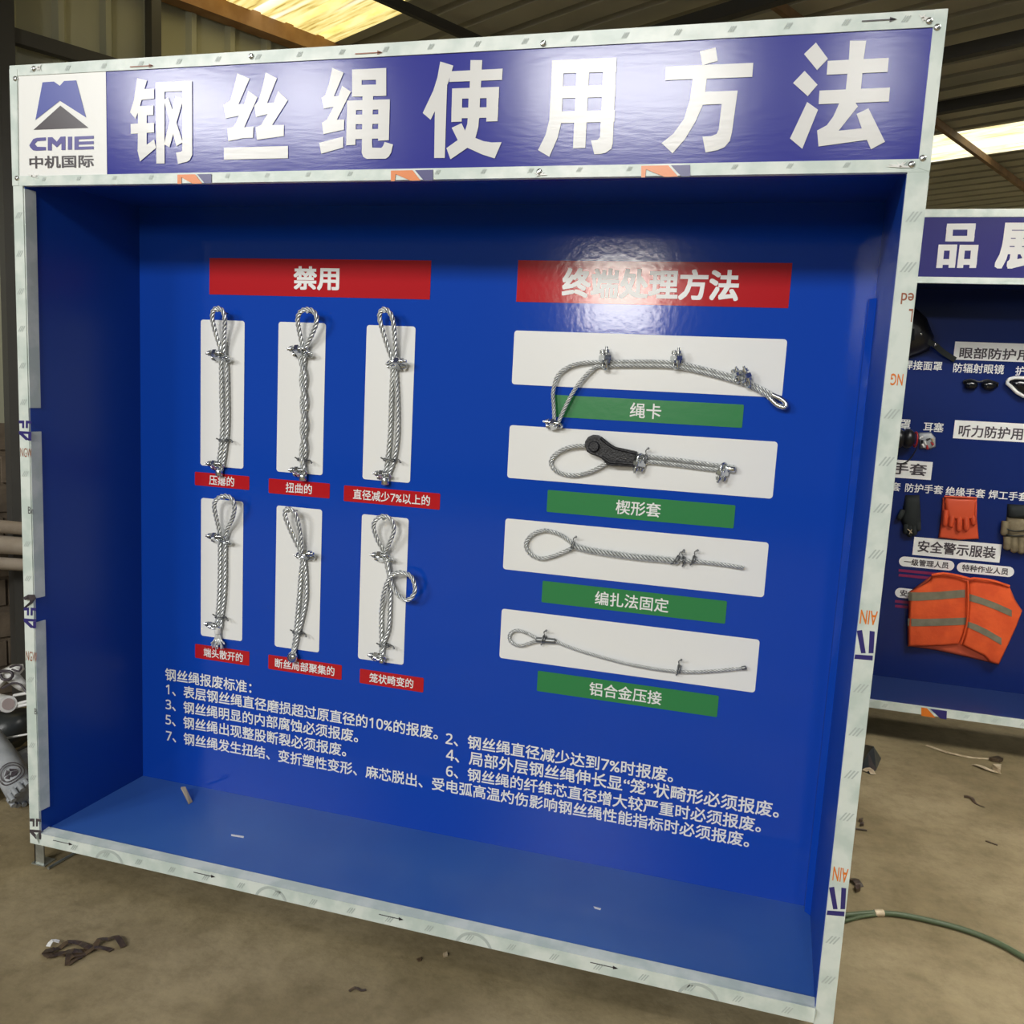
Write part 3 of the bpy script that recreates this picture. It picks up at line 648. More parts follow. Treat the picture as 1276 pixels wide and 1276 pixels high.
rope(s, [(481, 600, .014), (480, 592), (483, 571), (486, 540), (487.5, 497), (489, 464), (489, 450, .02), (485, 438, .028), (477, 413, .04), (473, 396, .047), (474.5, 388, .05), (479, 385, .052), (485, 389, .05), (489.5, 399, .045), (491.8, 421, .032), (492.5, 447, .02), (493, 464), (494.8, 497), (495, 540), (490.8, 571), (483.5, 592), (482, 600, .014)], RL)
clip(s, 492, 453.5, 3, 1.06, .026, mir=-1); clip(s, 489, 456, -4, 0.56, .025)
tie(s, 485.5, 573, 0, .02); clip(s, 479.5, 592.5, 2, 0.90); ferrule(s, (480, 595), (480, 604), 0.013); nail(s, 479, 388)
s = sling('wire rope sample with a frayed lower end touching its red caption, lower left row', 272, 806)
rope(s, [(270, 782, .014), (270.8, 768), (272.5, 750), (273.8, 721), (274, 685), (273.5, 664, .02), (270, 648, .032), (266.8, 631, .045), (270, 622, .05), (279, 617.8, .052), (288, 621, .05), (292, 631, .045), (289.5, 646, .032), (282, 662, .02), (280, 685), (279.8, 721), (278, 750), (275.5, 768), (274.5, 782, .014)], RL)
clip(s, 273, 670.5, 3, 1.06, .026); clip(s, 280.5, 675.5, -2, 0.62, .025, mir=-1)
tie(s, 274, 768.5, -3, .017); clip(s, 267.5, 780.5, -3, 0.90, .025)
ferrule(s, (271, 781), (271.4, 790), 0.011, 'sleeve', 'white_plastic')
mb = MB()
for k in range(34):
    u = random.uniform(-1, 1); e = (271.5 + u * 9, 807 + random.uniform(-6, 2), .013 + random.uniform(-.008, .022))
    mb.tube(rp([(271.3 + u * 2.2, 789, .015), (271.4 + u * 4.6, 797, .016), e]), 0.0021, 5)
build('frayed_wires', mb, 'rope', s); nail(s, 279, 621)
s = sling('wire rope sample with a ball shaped lower end, middle card of the lower left row', 365, 820)
rope(s, [(364.5, 815, .014), (366.2, 805), (369, 783), (372, 749), (374.8, 715), (376.5, 698, .018), (374.5, 688, .024), (367, 672, .032), (359, 654, .042), (355, 642, .047), (356, 635, .05), (360, 633.5, .052), (366, 638, .05), (370.5, 648, .044), (373.8, 664, .034), (376, 690, .022), (378.8, 702, .016), (380.8, 721), (380.8, 745), (377, 766), (371.5, 788), (367.5, 805), (366, 815, .014)], RL)
clip(s, 378.5, 691.5, 4, 1.06, .026, mir=-1); clip(s, 375, 694, -3, 0.56, .025)
tie(s, 370.8, 788, -4, .017)
mb = MB(); c = P(364.3, 819, D - .018); mb.ball(c, .019, .015, .019); mb.ball(c + Vector((.007, -.004, .004)), .014, .014, .014); build('end_stop', mb, 'chrome', s); nail(s, 359.5, 637)
s = sling('wire rope sample with an extra loop sticking out sideways, lower left row', 474, 820)
rope(s, [(476, 818, .014), (477.5, 803), (483.8, 783), (485.6, 757), (485.7, 732), (484.5, 716), (482, 705), (480, 692, .018), (476.5, 684, .024), (469.5, 671, .034), (465.3, 656, .044), (469, 647, .05), (477.8, 643, .052), (487, 647.5, .05), (490.6, 660, .044), (485.5, 676, .034), (479.5, 690, .022), (482, 700, .024), (486, 721, .026), (491, 735, .03), (501.8, 746, .036), (510.8, 746.2, .04), (517.2, 735, .044), (513, 719.5, .044), (503, 713.5, .04), (493, 714, .036), (485, 720.5, .034), (478.5, 737, .028), (475.3, 760), (474.8, 783), (475.3, 803), (474.5, 818, .014)], RL * 0.95)
clip(s, 477.5, 694, 3, 1.01, .026); clip(s, 482.5, 697, -3, 0.56, .026, mir=-1)
tie(s, 479, 804, 2, .017); clip(s, 473, 819, 2, 0.95); ferrule(s, (476, 821), (476, 826), 0.010); nail(s, 478, 646.5)

RR = 0.0064                              # thinner rope on the right cards
s = sling('wire rope arc with clips and loops at both ends, topmost wide card', 842, 452)
rope(s, [(691, 530, .02), (690, 506, .02), (689.3, 488, .018), (695, 468, .017), (710, 456.5, .016), (728, 452, .016), (750, 451), (805, 450.5), (841, 452), (873, 458.5), (911, 468.5), (936, 478), (960, 490), (974, 497.5, .016), (980, 504, .018), (978, 508, .02), (968, 504.5, .018), (956, 493.5, .015), (935, 481.5), (911, 473.5), (873, 463.5), (841, 457), (805, 455.5), (750, 456.2), (738, 460.5, .016), (722, 477, .018), (708.5, 499, .02), (699, 519, .02), (694, 531, .02)], RR, 0.045)
mb = MB(); mb.tube(rp([(962, 492, .017), (974, 497.5, .019), (980, 504, .021), (978, 508, .023), (968, 504.5, .021), (959, 496, .018)]), 0.0072, 10); build('thimble', mb, 'chrome', s)
clip(s, 753.6, 450.5, -86, 1.04, .025, mir=1); clip(s, 842.5, 450.5, -88, 0.94, .025); clip(s, 930, 473.5, -64, 0.94, .025); clip(s, 918, 470, -70, 0.72, .025)
clip(s, 692.5, 529.5, -4, 0.91, .026, mir=1)
mb = MB(); a = P(753, 446, D - .0027); mb.tube([a, a + NV * .03], .002, 8); build('nail', mb, 'steel_dark', s)
s = sling('wire rope loop gripped in a black wedge socket on the second wide card', 800, 570)
rope(s, [(738, 556, .022), (720, 555.5, .02), (704, 559, .018), (691, 567, .016), (686.2, 577), (693.5, 587.3), (711, 592.2), (728.5, 590), (744.6, 583.5, .016), (760, 574, .02)], RR * 1.05, 0.045)
rope(s, [(790, 569, .018), (806, 568.8, .016), (845, 573), (885, 578.5), (916, 582.5)], RR, 0.045)
rope(s, [(790, 574.5, .018), (806, 575, .016), (845, 579.5), (885, 584.5), (916, 586.5)], RR, 0.045)
sk = lambda u, v, d: P(670 + u * .2038, 520 + v * .2038, D - d)
mb = MB()
out = [(297, 175), (300, 145), (318, 118), (345, 106), (375, 108), (405, 128), (470, 178), (610, 207), (600, 300), (440, 293), (400, 250), (378, 238), (340, 226), (312, 208)]
q = [sk(u, v, .004) for u, v in out]; mb.prism(q, (0, -0.030, 0))
so = build('wedge_socket', mb, 'socket', s, bevel=0.004)
mb = MB(); c = sk(345, 178, .034); mb.tube([c, c + NV * .006, c + NV * .0075], lambda u: .016 if u < .9 else .013, 20); build('socket_pin', mb, 'socket', so)
mb = MB(); mb.tube([sk(385, 125, .034), sk(430, 165, .036), sk(475, 190, .036), sk(605, 222, .034)], .0045, 8); mb.tube([sk(392, 240, .033), sk(440, 275, .034), sk(598, 285, .033)], .0045, 8); build('socket_rib', mb, 'socket', so)
clip(s, 797.5, 574, 82, 0.94, .026); tie(s, 804.5, 572, 85, .012, .016); clip(s, 901, 585.5, 82, 0.94, .025); ferrule(s, (905, 583.5), (916.5, 585), 0.0085, 'end_cap')
s = sling('thick braided wire rope splice with round eye and thin tail on the third wide card', 800, 695)
rope(s, [(716, 679.5, .015), (700, 667.5), (686, 662), (675, 661.3), (662, 667), (655, 678.5), (661, 690.5), (675, 695.8), (694, 691), (716, 681.5, .015)], RR * 1.05, 0.045)
rope(s, [(712, 679.5), (730, 684.5), (752, 688.5), (793, 694), (820, 696.5), (846, 699)], 0.0112, 0.045, lobes=4, depth=0.5, name='braided_splice')
rope(s, [(835, 697.5), (858, 699), (880, 700.8), (905, 704), (926.5, 707.5)], RR, 0.045, name='rope_tail')
tie(s, 714, 680, 80, .010); tie(s, 843, 697, 60, .012); tie(s, 864.5, 697, 80, .010); tie(s, 852, 698, 100, .010)
s = sling('thin wire rope with a pressed sleeve and small eye on the lowest wide card', 790, 828)
rope(s, [(672, 797.5), (655, 788.5), (644, 785.3), (636, 789), (634.5, 797), (641, 803), (650, 804.2), (661, 800.8), (674, 797.8)], RR * 0.85, 0.04)
rope(s, [(690, 798.5), (712, 807.3), (745, 817.6), (786, 828), (825, 834.7), (857, 837.3), (889, 836), (929.5, 832)], RR * 0.85, 0.04)
ferrule(s, (668, 797), (693, 799), .0085, 'pressed_sleeve', 'steel_dark', .013); tie(s, 678, 796.5, 84, .011); tie(s, 846, 833.5, 88, .011); ferrule(s, (924, 832.6), (930, 831.8), .006, 'end_cap', 'steel_dark', .013)

# small bits lying inside the cabinet
def flake(name, label, cat, pts, mname, group=None, h=0.003, z=0.127):
    c = sum(pts, Vector()) / len(pts); t = thing(name, (c.x, c.y, c.z), label, cat, group)
    m = MB(); m.prism(pts, (0, 0, h)); build('scrap', m, mname, t); return t
def tagged(name, mb, mname, label, cat, group=None):
    return tag(build(name, mb, mname), label, cat, group)
def floor_in(px, py):                   # point on the slightly sloping base panel
    z = .121
    for _ in range(4):
        p = Z(px, py, z); z = .116 + .012 * max(0, min(1, p.y / D))
    return Vector((p.x, p.y, z + .0008))
def chip(pts, h): 
    m = MB(); m.prism(pts, (0, 0, h)); return m
tagged('paper_scrap', chip([floor_in(*q) for q in ((288, 1040), (304, 1042.5), (303.5, 1044.5), (288, 1042))], .001), 'white', 'thin white paper strip lying on the left of the blue cabinet floor', 'paper scrap', 'scraps on the cabinet floor')
tagged('paper_scrap', chip([floor_in(*q) for q in ((739.5, 1130), (749, 1132.5), (748, 1134.5), (741, 1132.5))], .001), 'white', 'tiny white scrap lying on the right half of the blue cabinet floor', 'paper scrap', 'scraps on the cabinet floor')
m = MB(); b_ = floor_in(232, 1000)
q = [floor_in(*v) for v in ((226, 991), (231, 990.5), (240, 999.5), (236, 1002))]
m.hexa([v + Vector((0, 0, h)) for v, h in zip(q, (.030, .030, .001, .001))], [v + Vector((0, -.004, h)) for v, h in zip(q, (.027, .027, 0, 0))])
tagged('wood_chip', m, 'pipe', 'small curled brown flake on the cabinet floor near its left back corner', 'wood chip')

# ------------------------------------------------------------------ second display cabinet
CY, CB = 2.22, 2.65
X0, X1, Z0, ZH, ZT = 2.12, 4.52, 0.168, 2.150, 2.468
cb2 = thing('display_cabinet', ((X0 + X1) / 2, CY, 0), 'blue display cabinet of safety gear standing behind the right edge of the front one', 'display cabinet', 'blue display cabinets')
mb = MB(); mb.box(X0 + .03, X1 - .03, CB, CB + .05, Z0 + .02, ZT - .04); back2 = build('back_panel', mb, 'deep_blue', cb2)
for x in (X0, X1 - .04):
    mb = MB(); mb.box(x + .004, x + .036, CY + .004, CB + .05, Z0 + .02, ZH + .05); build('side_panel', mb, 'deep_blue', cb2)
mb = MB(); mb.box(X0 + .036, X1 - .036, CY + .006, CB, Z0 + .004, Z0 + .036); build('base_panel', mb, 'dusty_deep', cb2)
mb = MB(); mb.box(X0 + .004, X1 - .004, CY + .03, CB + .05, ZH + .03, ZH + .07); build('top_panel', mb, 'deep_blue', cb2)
for x0, x1, z0, z1 in ((X0, X0 + .036, Z0, ZH), (X1 - .036, X1, Z0, ZH), (X0 + .036, X1 - .036, Z0, Z0 + .040)):
    mb = MB(); mb.box(x0, x1, CY - .003, CY + .006, z0, z1)
    t = build('edge_trim', mb, 'film', cb2)
    mb = MB(); L_ = max(x1 - x0, z1 - z0)
    for k in range(int(L_ / .118)):
        if x1 - x0 > 1:
            if not 0.75 < .06 + k * .118 < 0.92: hatch(mb, x0 + .06 + k * .118, z0 + .019, CY - .0036, .009)
        else: hatch(mb, (x0 + x1) / 2, z0 + .06 + k * .118, CY - .0036, .009)
    if x1 - x0 > 1:
        quad_px(mb, [(1148, 881.5), (1155, 882.5), (1166, 894.5), (1148, 892)], CY - .004, 2); quad_px(mb, [(1158.5, 883), (1180, 886), (1179.5, 896.5), (1172, 895.5)], CY - .004, 1)
    build('film_print', mb, FM, t)
for x in (X0 + .02, X1 - .02):
    for y in (CY + .03, CB):
        mb = MB(); mb.box(x - .018, x + .018, y - .018, y - .014, 0, Z0 + .02); mb.box(x - .018, x - .014, y - .018, y + .018, 0, Z0 + .02); build('leg', mb, 'galv', cb2)
mb = MB(); mb.box(X0 + .004, X1 - .004, CY, CY + .05, ZH + .004, ZT - .004); hb2 = build('header_board', mb, 'deep_violet', cb2)
for q in ([(X0, ZT - .034), (X1, ZT - .034), (X1, ZT), (X0, ZT)], [(X0, ZH), (X1, ZH), (X1, ZH + .027), (X0, ZH + .027)], [(X0, ZH), (X0 + .024, ZH), (X0 + .024, ZT), (X0, ZT)], [(X1 - .024, ZH), (X1, ZH), (X1, ZT), (X1 - .024, ZT)]):
    mb = MB(); mb.hexa([(x, CY - .0035, z) for x, z in q], [(x, CY + .012, z) for x, z in q]); build('header_trim', mb, 'film', hb2)
mb = MB(); a, b, c, d = bx(1167, 278, 1219.5, 334, CY - .002); strokes(mb, STROKES2, CY - .002)
a2, _, c2, d2 = bx(1242.5, 277.5, 1300, 335, CY - .002); put_text(mb, '展', a2, a2 + (b - a) * 1.12, c2, d2, CY - .002, .042)
build('lettering', mb, 'header_white', hb2, 'bold white characters of the second header title')
Y2 = CB - .0012
def label2(x0, x1, z0, z1, t, tx0, tx1, tz0, tz1):
    m = MB(); rect(m, x0, x1, z0, z1, Y2); build('caption', m, 'white', back2); m = MB(); put_text(m, t, tx0, tx1, tz0, tz1, Y2 - .0008, .018); build('lettering', m, 'logo_dark', back2)
def cap2(tl_, bl_, n, t, tx, ty0, ty1, pitch, right=None):
    a, b = P(*tl_, Y2), P(*bl_, Y2); z1, z0 = a.z, b.z
    s_, e_ = P(tx, ty0, Y2), P(tx + pitch, ty0, Y2); w = (e_.x - s_.x) * n * 0.97
    zb_ = P(tx, ty1, Y2).z
    label2((a.x + b.x) / 2, s_.x + w + .02 if right is None else right, z0, z1, t, s_.x, s_.x + w, zb_, s_.z)
cap2((1189.5, 425.5), (1188.5, 448), 6, '眼部防护用品', 1196.5, 432.5, 446.5, 18.2)
cap2((1189.6, 523.4), (1187.8, 546), 6, '听力防护用品', 1195.5, 529, 544, 16.6)
a = P(1162.3, 575.8, Y2); b = P(1160, 598.2, Y2); label2(2.60, (a.x + b.x) / 2, b.z, a.z, '防护手套', 2.62, P(1155, 585, Y2).x, P(1140, 592.5, Y2).z, P(1140, 577.5, Y2).z)
x0, x1, z0, z1 = rect_px([(1139.3, 668.4), (1248, 679), (1245.5, 701.8), (1137, 690.7)], Y2); label2(x0, x1, z0, z1, '安全警示服装', x0 + .021, x1 - .022, z0 + .017, z1 - .014)
m = MB()
for t, x0, y0, x1, y1 in (('焊接面罩', 1126, 450.5, 1174, 460.5), ('防辐射眼镜', 1188, 453.5, 1251, 465), ('护目镜', 1265.5, 457.5, 1304, 468), ('耳塞', 1151, 527, 1175.5, 537.5), ('耳罩', 1108, 523.5, 1134.5, 533.5),
                          ('防护手套', 1128, 603, 1175, 615), ('绝缘手套', 1178.5, 607, 1227.5, 620), ('焊工手套', 1232, 611, 1281, 624.5), ('手套', 1099, 601, 1122, 611)):
    p, q = P(x0, (y0 + y1) / 2 - 2, Y2), P(x1, (y0 + y1) / 2 + 2, Y2); zc = (p.z + q.z) / 2; put_text(m, t, p.x, q.x, zc, zc, Y2 - .0008, .012, 0, keep=1.05)
build('lettering', m, 'white', back2, 'small white names of the protective gear')
for q, t in (([(1120.4, 693), (1189.4, 699), (1189, 711.5), (1120, 705.2)], '一级管理人员'), ([(1192.7, 700), (1264, 706.8), (1263.5, 719.5), (1192, 713)], '特种作业人员'), ([(1115.5, 732), (1186, 739), (1186, 751), (1115, 744.5)], '安全管理人员')):
    x0, x1, z0, z1 = rect_px(q, Y2); m = MB(); m.face(rounded(x0, x1, z0, z1, Y2, (z1 - z0) * .499)); build('caption', m, 'white', back2)
    m = MB(); put_text(m, t, x0 + .024, x1 - .026, (z0 + z1) / 2, (z0 + z1) / 2, Y2 - .0008, .022, 0, keep=1.0); build('lettering', m, 'logo_dark', back2)
m = MB()
for y, xs in ((709, (1120, 1172)), (715, (1120, 1172)), (747.5, (1115.5, 1150)), (753.5, (1115.5, 1150))):
    a, b = P(xs[0], y, Y2), P(xs[1], y + 4, Y2); c = P(xs[0], y + 3.2, Y2); rect(m, a.x, b.x, c.z, a.z, Y2)
build('name_stripe', m, 'magenta', back2)

# ---- gear hung in the second cabinet
GG = 'protective gear in the second cabinet'
def G(px, py, d=0.0): return P(px, py, CB - .003 - d)
# safety vest
vest = thing('safety_vest', G(1195, 828), 'bright orange safety vest with grey reflective bands hung in the second cabinet', 'safety vest', GG)
m = MB(); m.pillow([G(*q) for q in ((1133, 737), (1161, 717), (1175, 715), (1212, 721), (1237, 724), (1258, 731), (1265, 747), (1273, 759.5), (1257, 800), (1243.5, 828), (1210, 820), (1165, 810), (1131, 805.3))], (0, -.022, 0), 0, 4, 0.12); build('back_piece', m, 'vest_in', vest)
vq = lambda u, v, d=.0: P(1060 + u * .2116, 690 + v * .2116, CB - .003 - d)
def cloth(outline, d0, d1, mname, name, parent, lab=None):
    m = MB(); m.pillow([vq(u, v, d0) for u, v in outline], (0, -(d1 - d0), 0), 0, 4, 0.10); return build(name, m, mname, parent, lab)
cloth([(345, 222), (400, 195), (440, 172), (470, 150), (478, 127), (545, 118), (620, 128), (690, 160), (688, 300), (680, 420), (660, 480), (635, 533), (560, 540), (450, 545), (335, 546), (334, 430), (340, 320)], .020, .044, 'vest', 'front_piece', vest)
cloth([(690, 165), (720, 148), (835, 160), (935, 192), (945, 230), (965, 268), (1008, 330), (975, 420), (930, 520), (868, 652), (820, 640), (780, 600), (720, 570), (650, 535), (668, 480), (680, 420), (688, 300)], .024, .052, 'vest', 'front_piece', vest)
def band(pts, d, name='reflective_band'):
    m = MB(); m.hexa([vq(u, v, d) for u, v in pts], [vq(u, v, d - .012) for u, v in pts]); return m
def bandN(rows):                        # rows of (u, v_top, v_bottom, stand-off)
    m = MB(); vs = []; fs = []
    for u, v0, v1, d in rows: vs += [vq(u, v0, d), vq(u, v1, d), vq(u, v0, d - .006), vq(u, v1, d - .006)]
    for i in range(len(rows) - 1):
        o = 4 * i; fs += [(o, o + 4, o + 5, o + 1), (o + 2, o + 3, o + 7, o + 6), (o, o + 2, o + 6, o + 4), (o + 1, o + 5, o + 7, o + 3)]
    e = 4 * (len(rows) - 1); fs += [(0, 1, 3, 2), (e, e + 2, e + 3, e + 1)]
    m.add(vs, fs); return m
for rows in ([(340, 224, 276, .034), (362, 226, 277, .046), (400, 228, 277, .047), (520, 224, 270, .047), (600, 217, 263, .047), (655, 212, 258, .047), (674, 212, 258, .044)],
             [(692, 234, 277, .046), (712, 240, 282, .055), (780, 262, 302, .055), (860, 292, 332, .055), (940, 328, 368, .055), (985, 350, 392, .040)],
             [(336, 380, 426, .034), (360, 382, 427, .046), (420, 384, 427, .047), (540, 381, 424, .047), (655, 377, 419, .047), (680, 376, 418, .044)],
             [(678, 396, 430, .044), (700, 402, 438, .055), (740, 416, 456, .055), (810, 450, 492, .055), (880, 492, 534, .055), (918, 514, 550, .042)]):
    build('reflective_band', bandN(rows), 'reflective', vest)
m = MB(); m.tube(smooth_path([vq(478, 127, .05), vq(545, 117, .056), vq(640, 132, .056), vq(705, 150, .058), vq(725, 146, .058), vq(835, 160, .058), vq(935, 192, .05)], .02), .007, 8); build('collar', m, 'vest', vest)
m = MB(); m.tube(smooth_path([vq(690, 165, .055), vq(692, 300, .060), vq(682, 420, .058), vq(650, 533, .046)], .02), .005, 8); build('front_edge', m, 'vest', vest)
# gloves
def finger(m, a, b, r, mi=0):
    a = Vector(a); b = Vector(b); m.tube(smooth_path([a, a.lerp(b, .5) + NV * .004, b], .006), lambda u: r * (1 if u < .8 else math.sqrt(max(.05, 1 - ((u - .8) / .2) ** 2 * .9))), 10, mi=mi)
g = thing('rubber_glove', G(1196, 671), 'pair of orange rubber gloves hung above the black-on-white sign', 'glove', GG)
gq = lambda u, v, d=.0: P(1100 + u * .138, 590 + v * .138, CB - .003 - d)
m = MB(); m.pillow([gq(*q) for q in ((540, 215), (850, 212), (850, 400), (868, 590), (690, 600), (500, 580), (525, 400))], (0, -.016, 0), 0, 4, 0.12); build('rear_glove', m, 'glove_orange', g)
m = MB(); m.pillow([gq(*q, .012) for q in ((555, 205), (845, 222), (838, 330), (832, 410), (690, 425), (570, 400), (552, 300))], (0, -.026, 0), 0, 4, 0.3)
for a, b, r in (((570, 330), (558, 480), .013), ((625, 380), (612, 488), .0135), ((690, 390), (686, 528), .014), ((752, 390), (752, 520), .014), ((815, 380), (818, 470), .012)):
    finger(m, gq(*a, .026), gq(*b, .022), r)
build('front_glove', m, 'glove_orange', g)
m = MB(); m.tube([gq(556, 208, .03), gq(700, 214, .042), gq(846, 222, .03)], .005, 8); build('cuff_rim', m, 'glove_orange', g)
g = thing('work_glove', G(1135, 672), 'black work glove hung left of the orange rubber gloves', 'glove', GG)
m = MB(); m.pillow([gq(*q) for q in ((205, 195), (330, 195), (340, 300), (345, 440), (300, 520), (200, 510), (160, 420), (185, 300))], (0, -.035, 0))
for a, b in (((185, 330), (140, 420)), ((210, 460), (205, 545)), ((245, 470), (240, 572)), ((285, 470), (282, 560)), ((318, 440), (318, 520))): finger(m, gq(*a, .016), gq(*b, .014), .0135)
build('glove_body', m, 'black_rough', g)
m = MB(); m.tube(smooth_path([gq(222, 500, .034), gq(245, 520, .036), gq(265, 540, .034)], .01), .0022, 6); m.tube(smooth_path([gq(262, 505, .034), gq(248, 530, .036), gq(240, 548, .034)], .01), .0022, 6); build('glove_print', m, 'scrap', g)
g = thing('welding_glove', G(1272, 690), 'khaki leather welding gloves with dark cuffs at the right of the orange gloves', 'glove', GG)
m = MB(); m.pillow([gq(*q) for q in ((1118, 390), (1290, 395), (1400, 410), (1390, 600), (1240, 620), (1105, 590), (1098, 480))], (0, -.040, 0))
for a, b in (((1125, 570), (1122, 690)), ((1185, 575), (1185, 715)), ((1250, 575), (1250, 725)), ((1315, 570), (1318, 710)), ((1110, 430), (1095, 560))): finger(m, gq(*a, .022), gq(*b, .018), .0185)
build('glove_body', m, 'khaki', g)
m = MB(); m.pillow([gq(*q) for q in ((1125, 275), (1390, 290), (1400, 420), (1260, 405), (1118, 395))], (0, -.036, 0)); build('glove_cuff', m, 'black_rough', g)
m = MB(); m.tube(smooth_path([gq(1100, 490, .036), gq(1180, 520, .047), gq(1290, 515, .047)], .01), .003, 6); m.tube(smooth_path([gq(1100, 545, .033), gq(1180, 565, .043), gq(1290, 560, .043)], .01), .003, 6); build('glove_seam', m, 'black_rough', g)
# dark glasses
g = thing('safety_glasses', G(1222, 486), 'dark wraparound safety glasses under their white name, left of the goggles', 'glasses', GG)
e = lambda u, v, d=.0: P(1120 + u * .1223, 380 + v * .1223, CB - .003 - d)
for pts in ([(668, 770), (730, 765), (790, 775), (808, 800), (800, 845), (760, 865), (700, 862), (665, 845)], [(840, 785), (900, 770), (970, 778), (1005, 810), (990, 850), (930, 872), (870, 865), (838, 830)]):
    m = MB(); m.pillow([e(*q, .012) for q in pts], (0, -.022, 0)); build('lens', m, 'lens', g)
m = MB(); m.tube(smooth_path([e(660, 775, .008), e(740, 762, .02), e(820, 785, .026), e(900, 766, .02), e(1010, 800, .008)], .01), .005, 8); build('glasses_frame', m, 'black', g)
m = MB(); m.tube([e(660, 775, .01), e(665, 800, .006)], .004, 8); build('temple_arm', m, 'black', g); m = MB(); m.tube([e(1008, 800, .01), e(1008, 830, .006)], .004, 8); build('temple_arm', m, 'black', g)
# goggles cut by the picture edge
g = thing('safety_goggles', G(1290, 495), 'clear safety goggles with white rim under the dark glasses row, right of it', 'goggles', GG)
m = MB(); pr = [(1110, 770), (1130, 755), (1180, 742), (1300, 745), (1450, 760), (1560, 800), (1560, 880), (1480, 950), (1380, 950), (1330, 930), (1270, 930), (1200, 890), (1140, 830), (1105, 800)]
m.tube([e(*q, .022) for q in pr] + [e(*pr[0], .022)], .0085, 8); build('goggle_rim', m, 'white_plastic', g)
m = MB(); m.pillow([e(*q, .006) for q in pr], (0, -.030, 0)); build('goggle_lens', m, 'lens', g)
# welding mask
g = thing('welding_mask', G(1150, 450), 'black welding mask with a headband strap in the upper left of the second cabinet', 'welding mask', GG)
m = MB(); m.pillow([e(*q) for q in ((-60, 60), (60, 20), (180, 40), (280, 130), (330, 260), (360, 330), (310, 460), (200, 510), (60, 550), (-90, 540), (-140, 350))], (0, -.12, 0), 0, 8); build('shell', m, 'black', g)
m = MB(); m.hexa([e(*q, .124) for q in ((-60, 250), (160, 240), (160, 360), (-60, 370))], [e(*q, .10) for q in ((-60, 250), (160, 240), (160, 360), (-60, 370))]); build('visor_window', m, 'lens', g)
m = MB()
path = smooth_path([e(225, 330, .10), e(300, 380, .085), e(365, 405, .06), e(450, 480, .035), e(575, 560, .014)], .01)
for p, q in zip(path, path[1:]):
    t = (q - p).normalized(); u = t.cross(NV).normalized(); m.obox((p + q) / 2, t, u, NV, (q - p).length * .52, .013, .002)
build('headband', m, 'black_rough', g)
m = MB(); m.ball(e(228, 295, .115), .007); m.ball(e(370, 402, .068), .008); m.tube([e(228, 295, .112), e(245, 350, .10)], .003, 6); build('headband_rivet', m, 'chrome', g)
# ear muff
g = thing('ear_muff', G(1128, 562), 'black ear muff with a red ring beside the small bag of ear plugs', 'ear muff', GG)
h = lambda u, v, d=.0: P(1110 + u * .13, 500 + v * .13, CB - .003 - d)
c = h(150, 355); m = MB(); m.ball(c + NV * .045, .036, .042, .048); build('ear_cup', m, 'black', g)
m = MB(); m.tube([h(228, 365, .02) + Vector((.006 * math.cos(q), .0, .036 * math.sin(q))) + NV * (.022 + .018 * math.cos(q)) for q in [2 * PI * i / 20 for i in range(21)]], .0045, 8); build('ear_cushion', m, 'red_gloss', g)
c = h(60, 355); m = MB(); m.ball(c + NV * .045, .036, .042, .048); build('ear_cup', m, 'black', g)
m = MB(); m.tube(smooth_path([h(262, 380, .03), h(250, 440, .03), h(215, 510, .028), h(160, 575, .026), h(90, 598, .026), h(10, 560, .026), h(-10, 430, .03)], .01), .0032, 8); build('headband', m, 'black', g)
# ear plug bag
g = thing('earplug_packet', G(1155, 562), 'small clear bag of red and white ear plugs under its white name', 'ear plugs', GG)
m = MB(); m.pillow([h(*q) for q in ((262, 300), (385, 298), (430, 350), (432, 440), (380, 460), (275, 455))], (0, -.016, 0)); build('bag', m, 'grey_plastic', g)
for (u, v, rx, mm) in ((330, 400, .009, 'white_plastic'), (310, 425, .009, 'white_plastic'), (290, 350, .008, 'white_plastic'), (395, 405, .009, 'red_gloss'), (402, 375, .008, 'scrap'), (350, 440, .008, 'red_gloss'), (300, 390, .008, 'black'), (360, 365, .008, 'black')):
    m = MB(); c = h(u, v, .015); dirv = Vector((random.uniform(-1, 1), 0, random.uniform(-1, 1))).normalized() * .010; m.tube([c - dirv, c - dirv * .5, c + dirv * .6, c + dirv], lambda t: .0058 if t < .6 else .004, 8); build('ear_plug', m, mm, g)

# ------------------------------------------------------------------ things on the floor
def ribbon(pts, w, h=0.0015, z=0.001, normal_up=True):
    m = MB(); pts = smooth_path(pts, .012); vs = []; fs = []
    for i, p in enumerate(pts):
        t = pts[min(i + 1, len(pts) - 1)] - pts[max(i - 1, 0)]; s_ = Vector((-t.y, t.x, 0)).normalized()
        ww = w(i / (len(pts) - 1)) if callable(w) else w
        vs += [p + s_ * ww, p - s_ * ww, p + s_ * ww + Vector((0, 0, h)), p - s_ * ww + Vector((0, 0, h))]
    for i in range(len(pts) - 1):
        o = 4 * i; fs += [(o, o + 1, o + 5, o + 4), (o + 2, o + 6, o + 7, o + 3), (o, o + 4, o + 6, o + 2), (o + 1, o + 3, o + 7, o + 5)]
    e_ = 4 * (len(pts) - 1); fs += [(0, 2, 3, 1), (e_, e_ + 1, e_ + 3, e_ + 2)]
    m.add(vs, fs); return m
def fl(px, py, z=0.0012): p = Z(px, py, 0); return Vector((p.x, p.y, z))
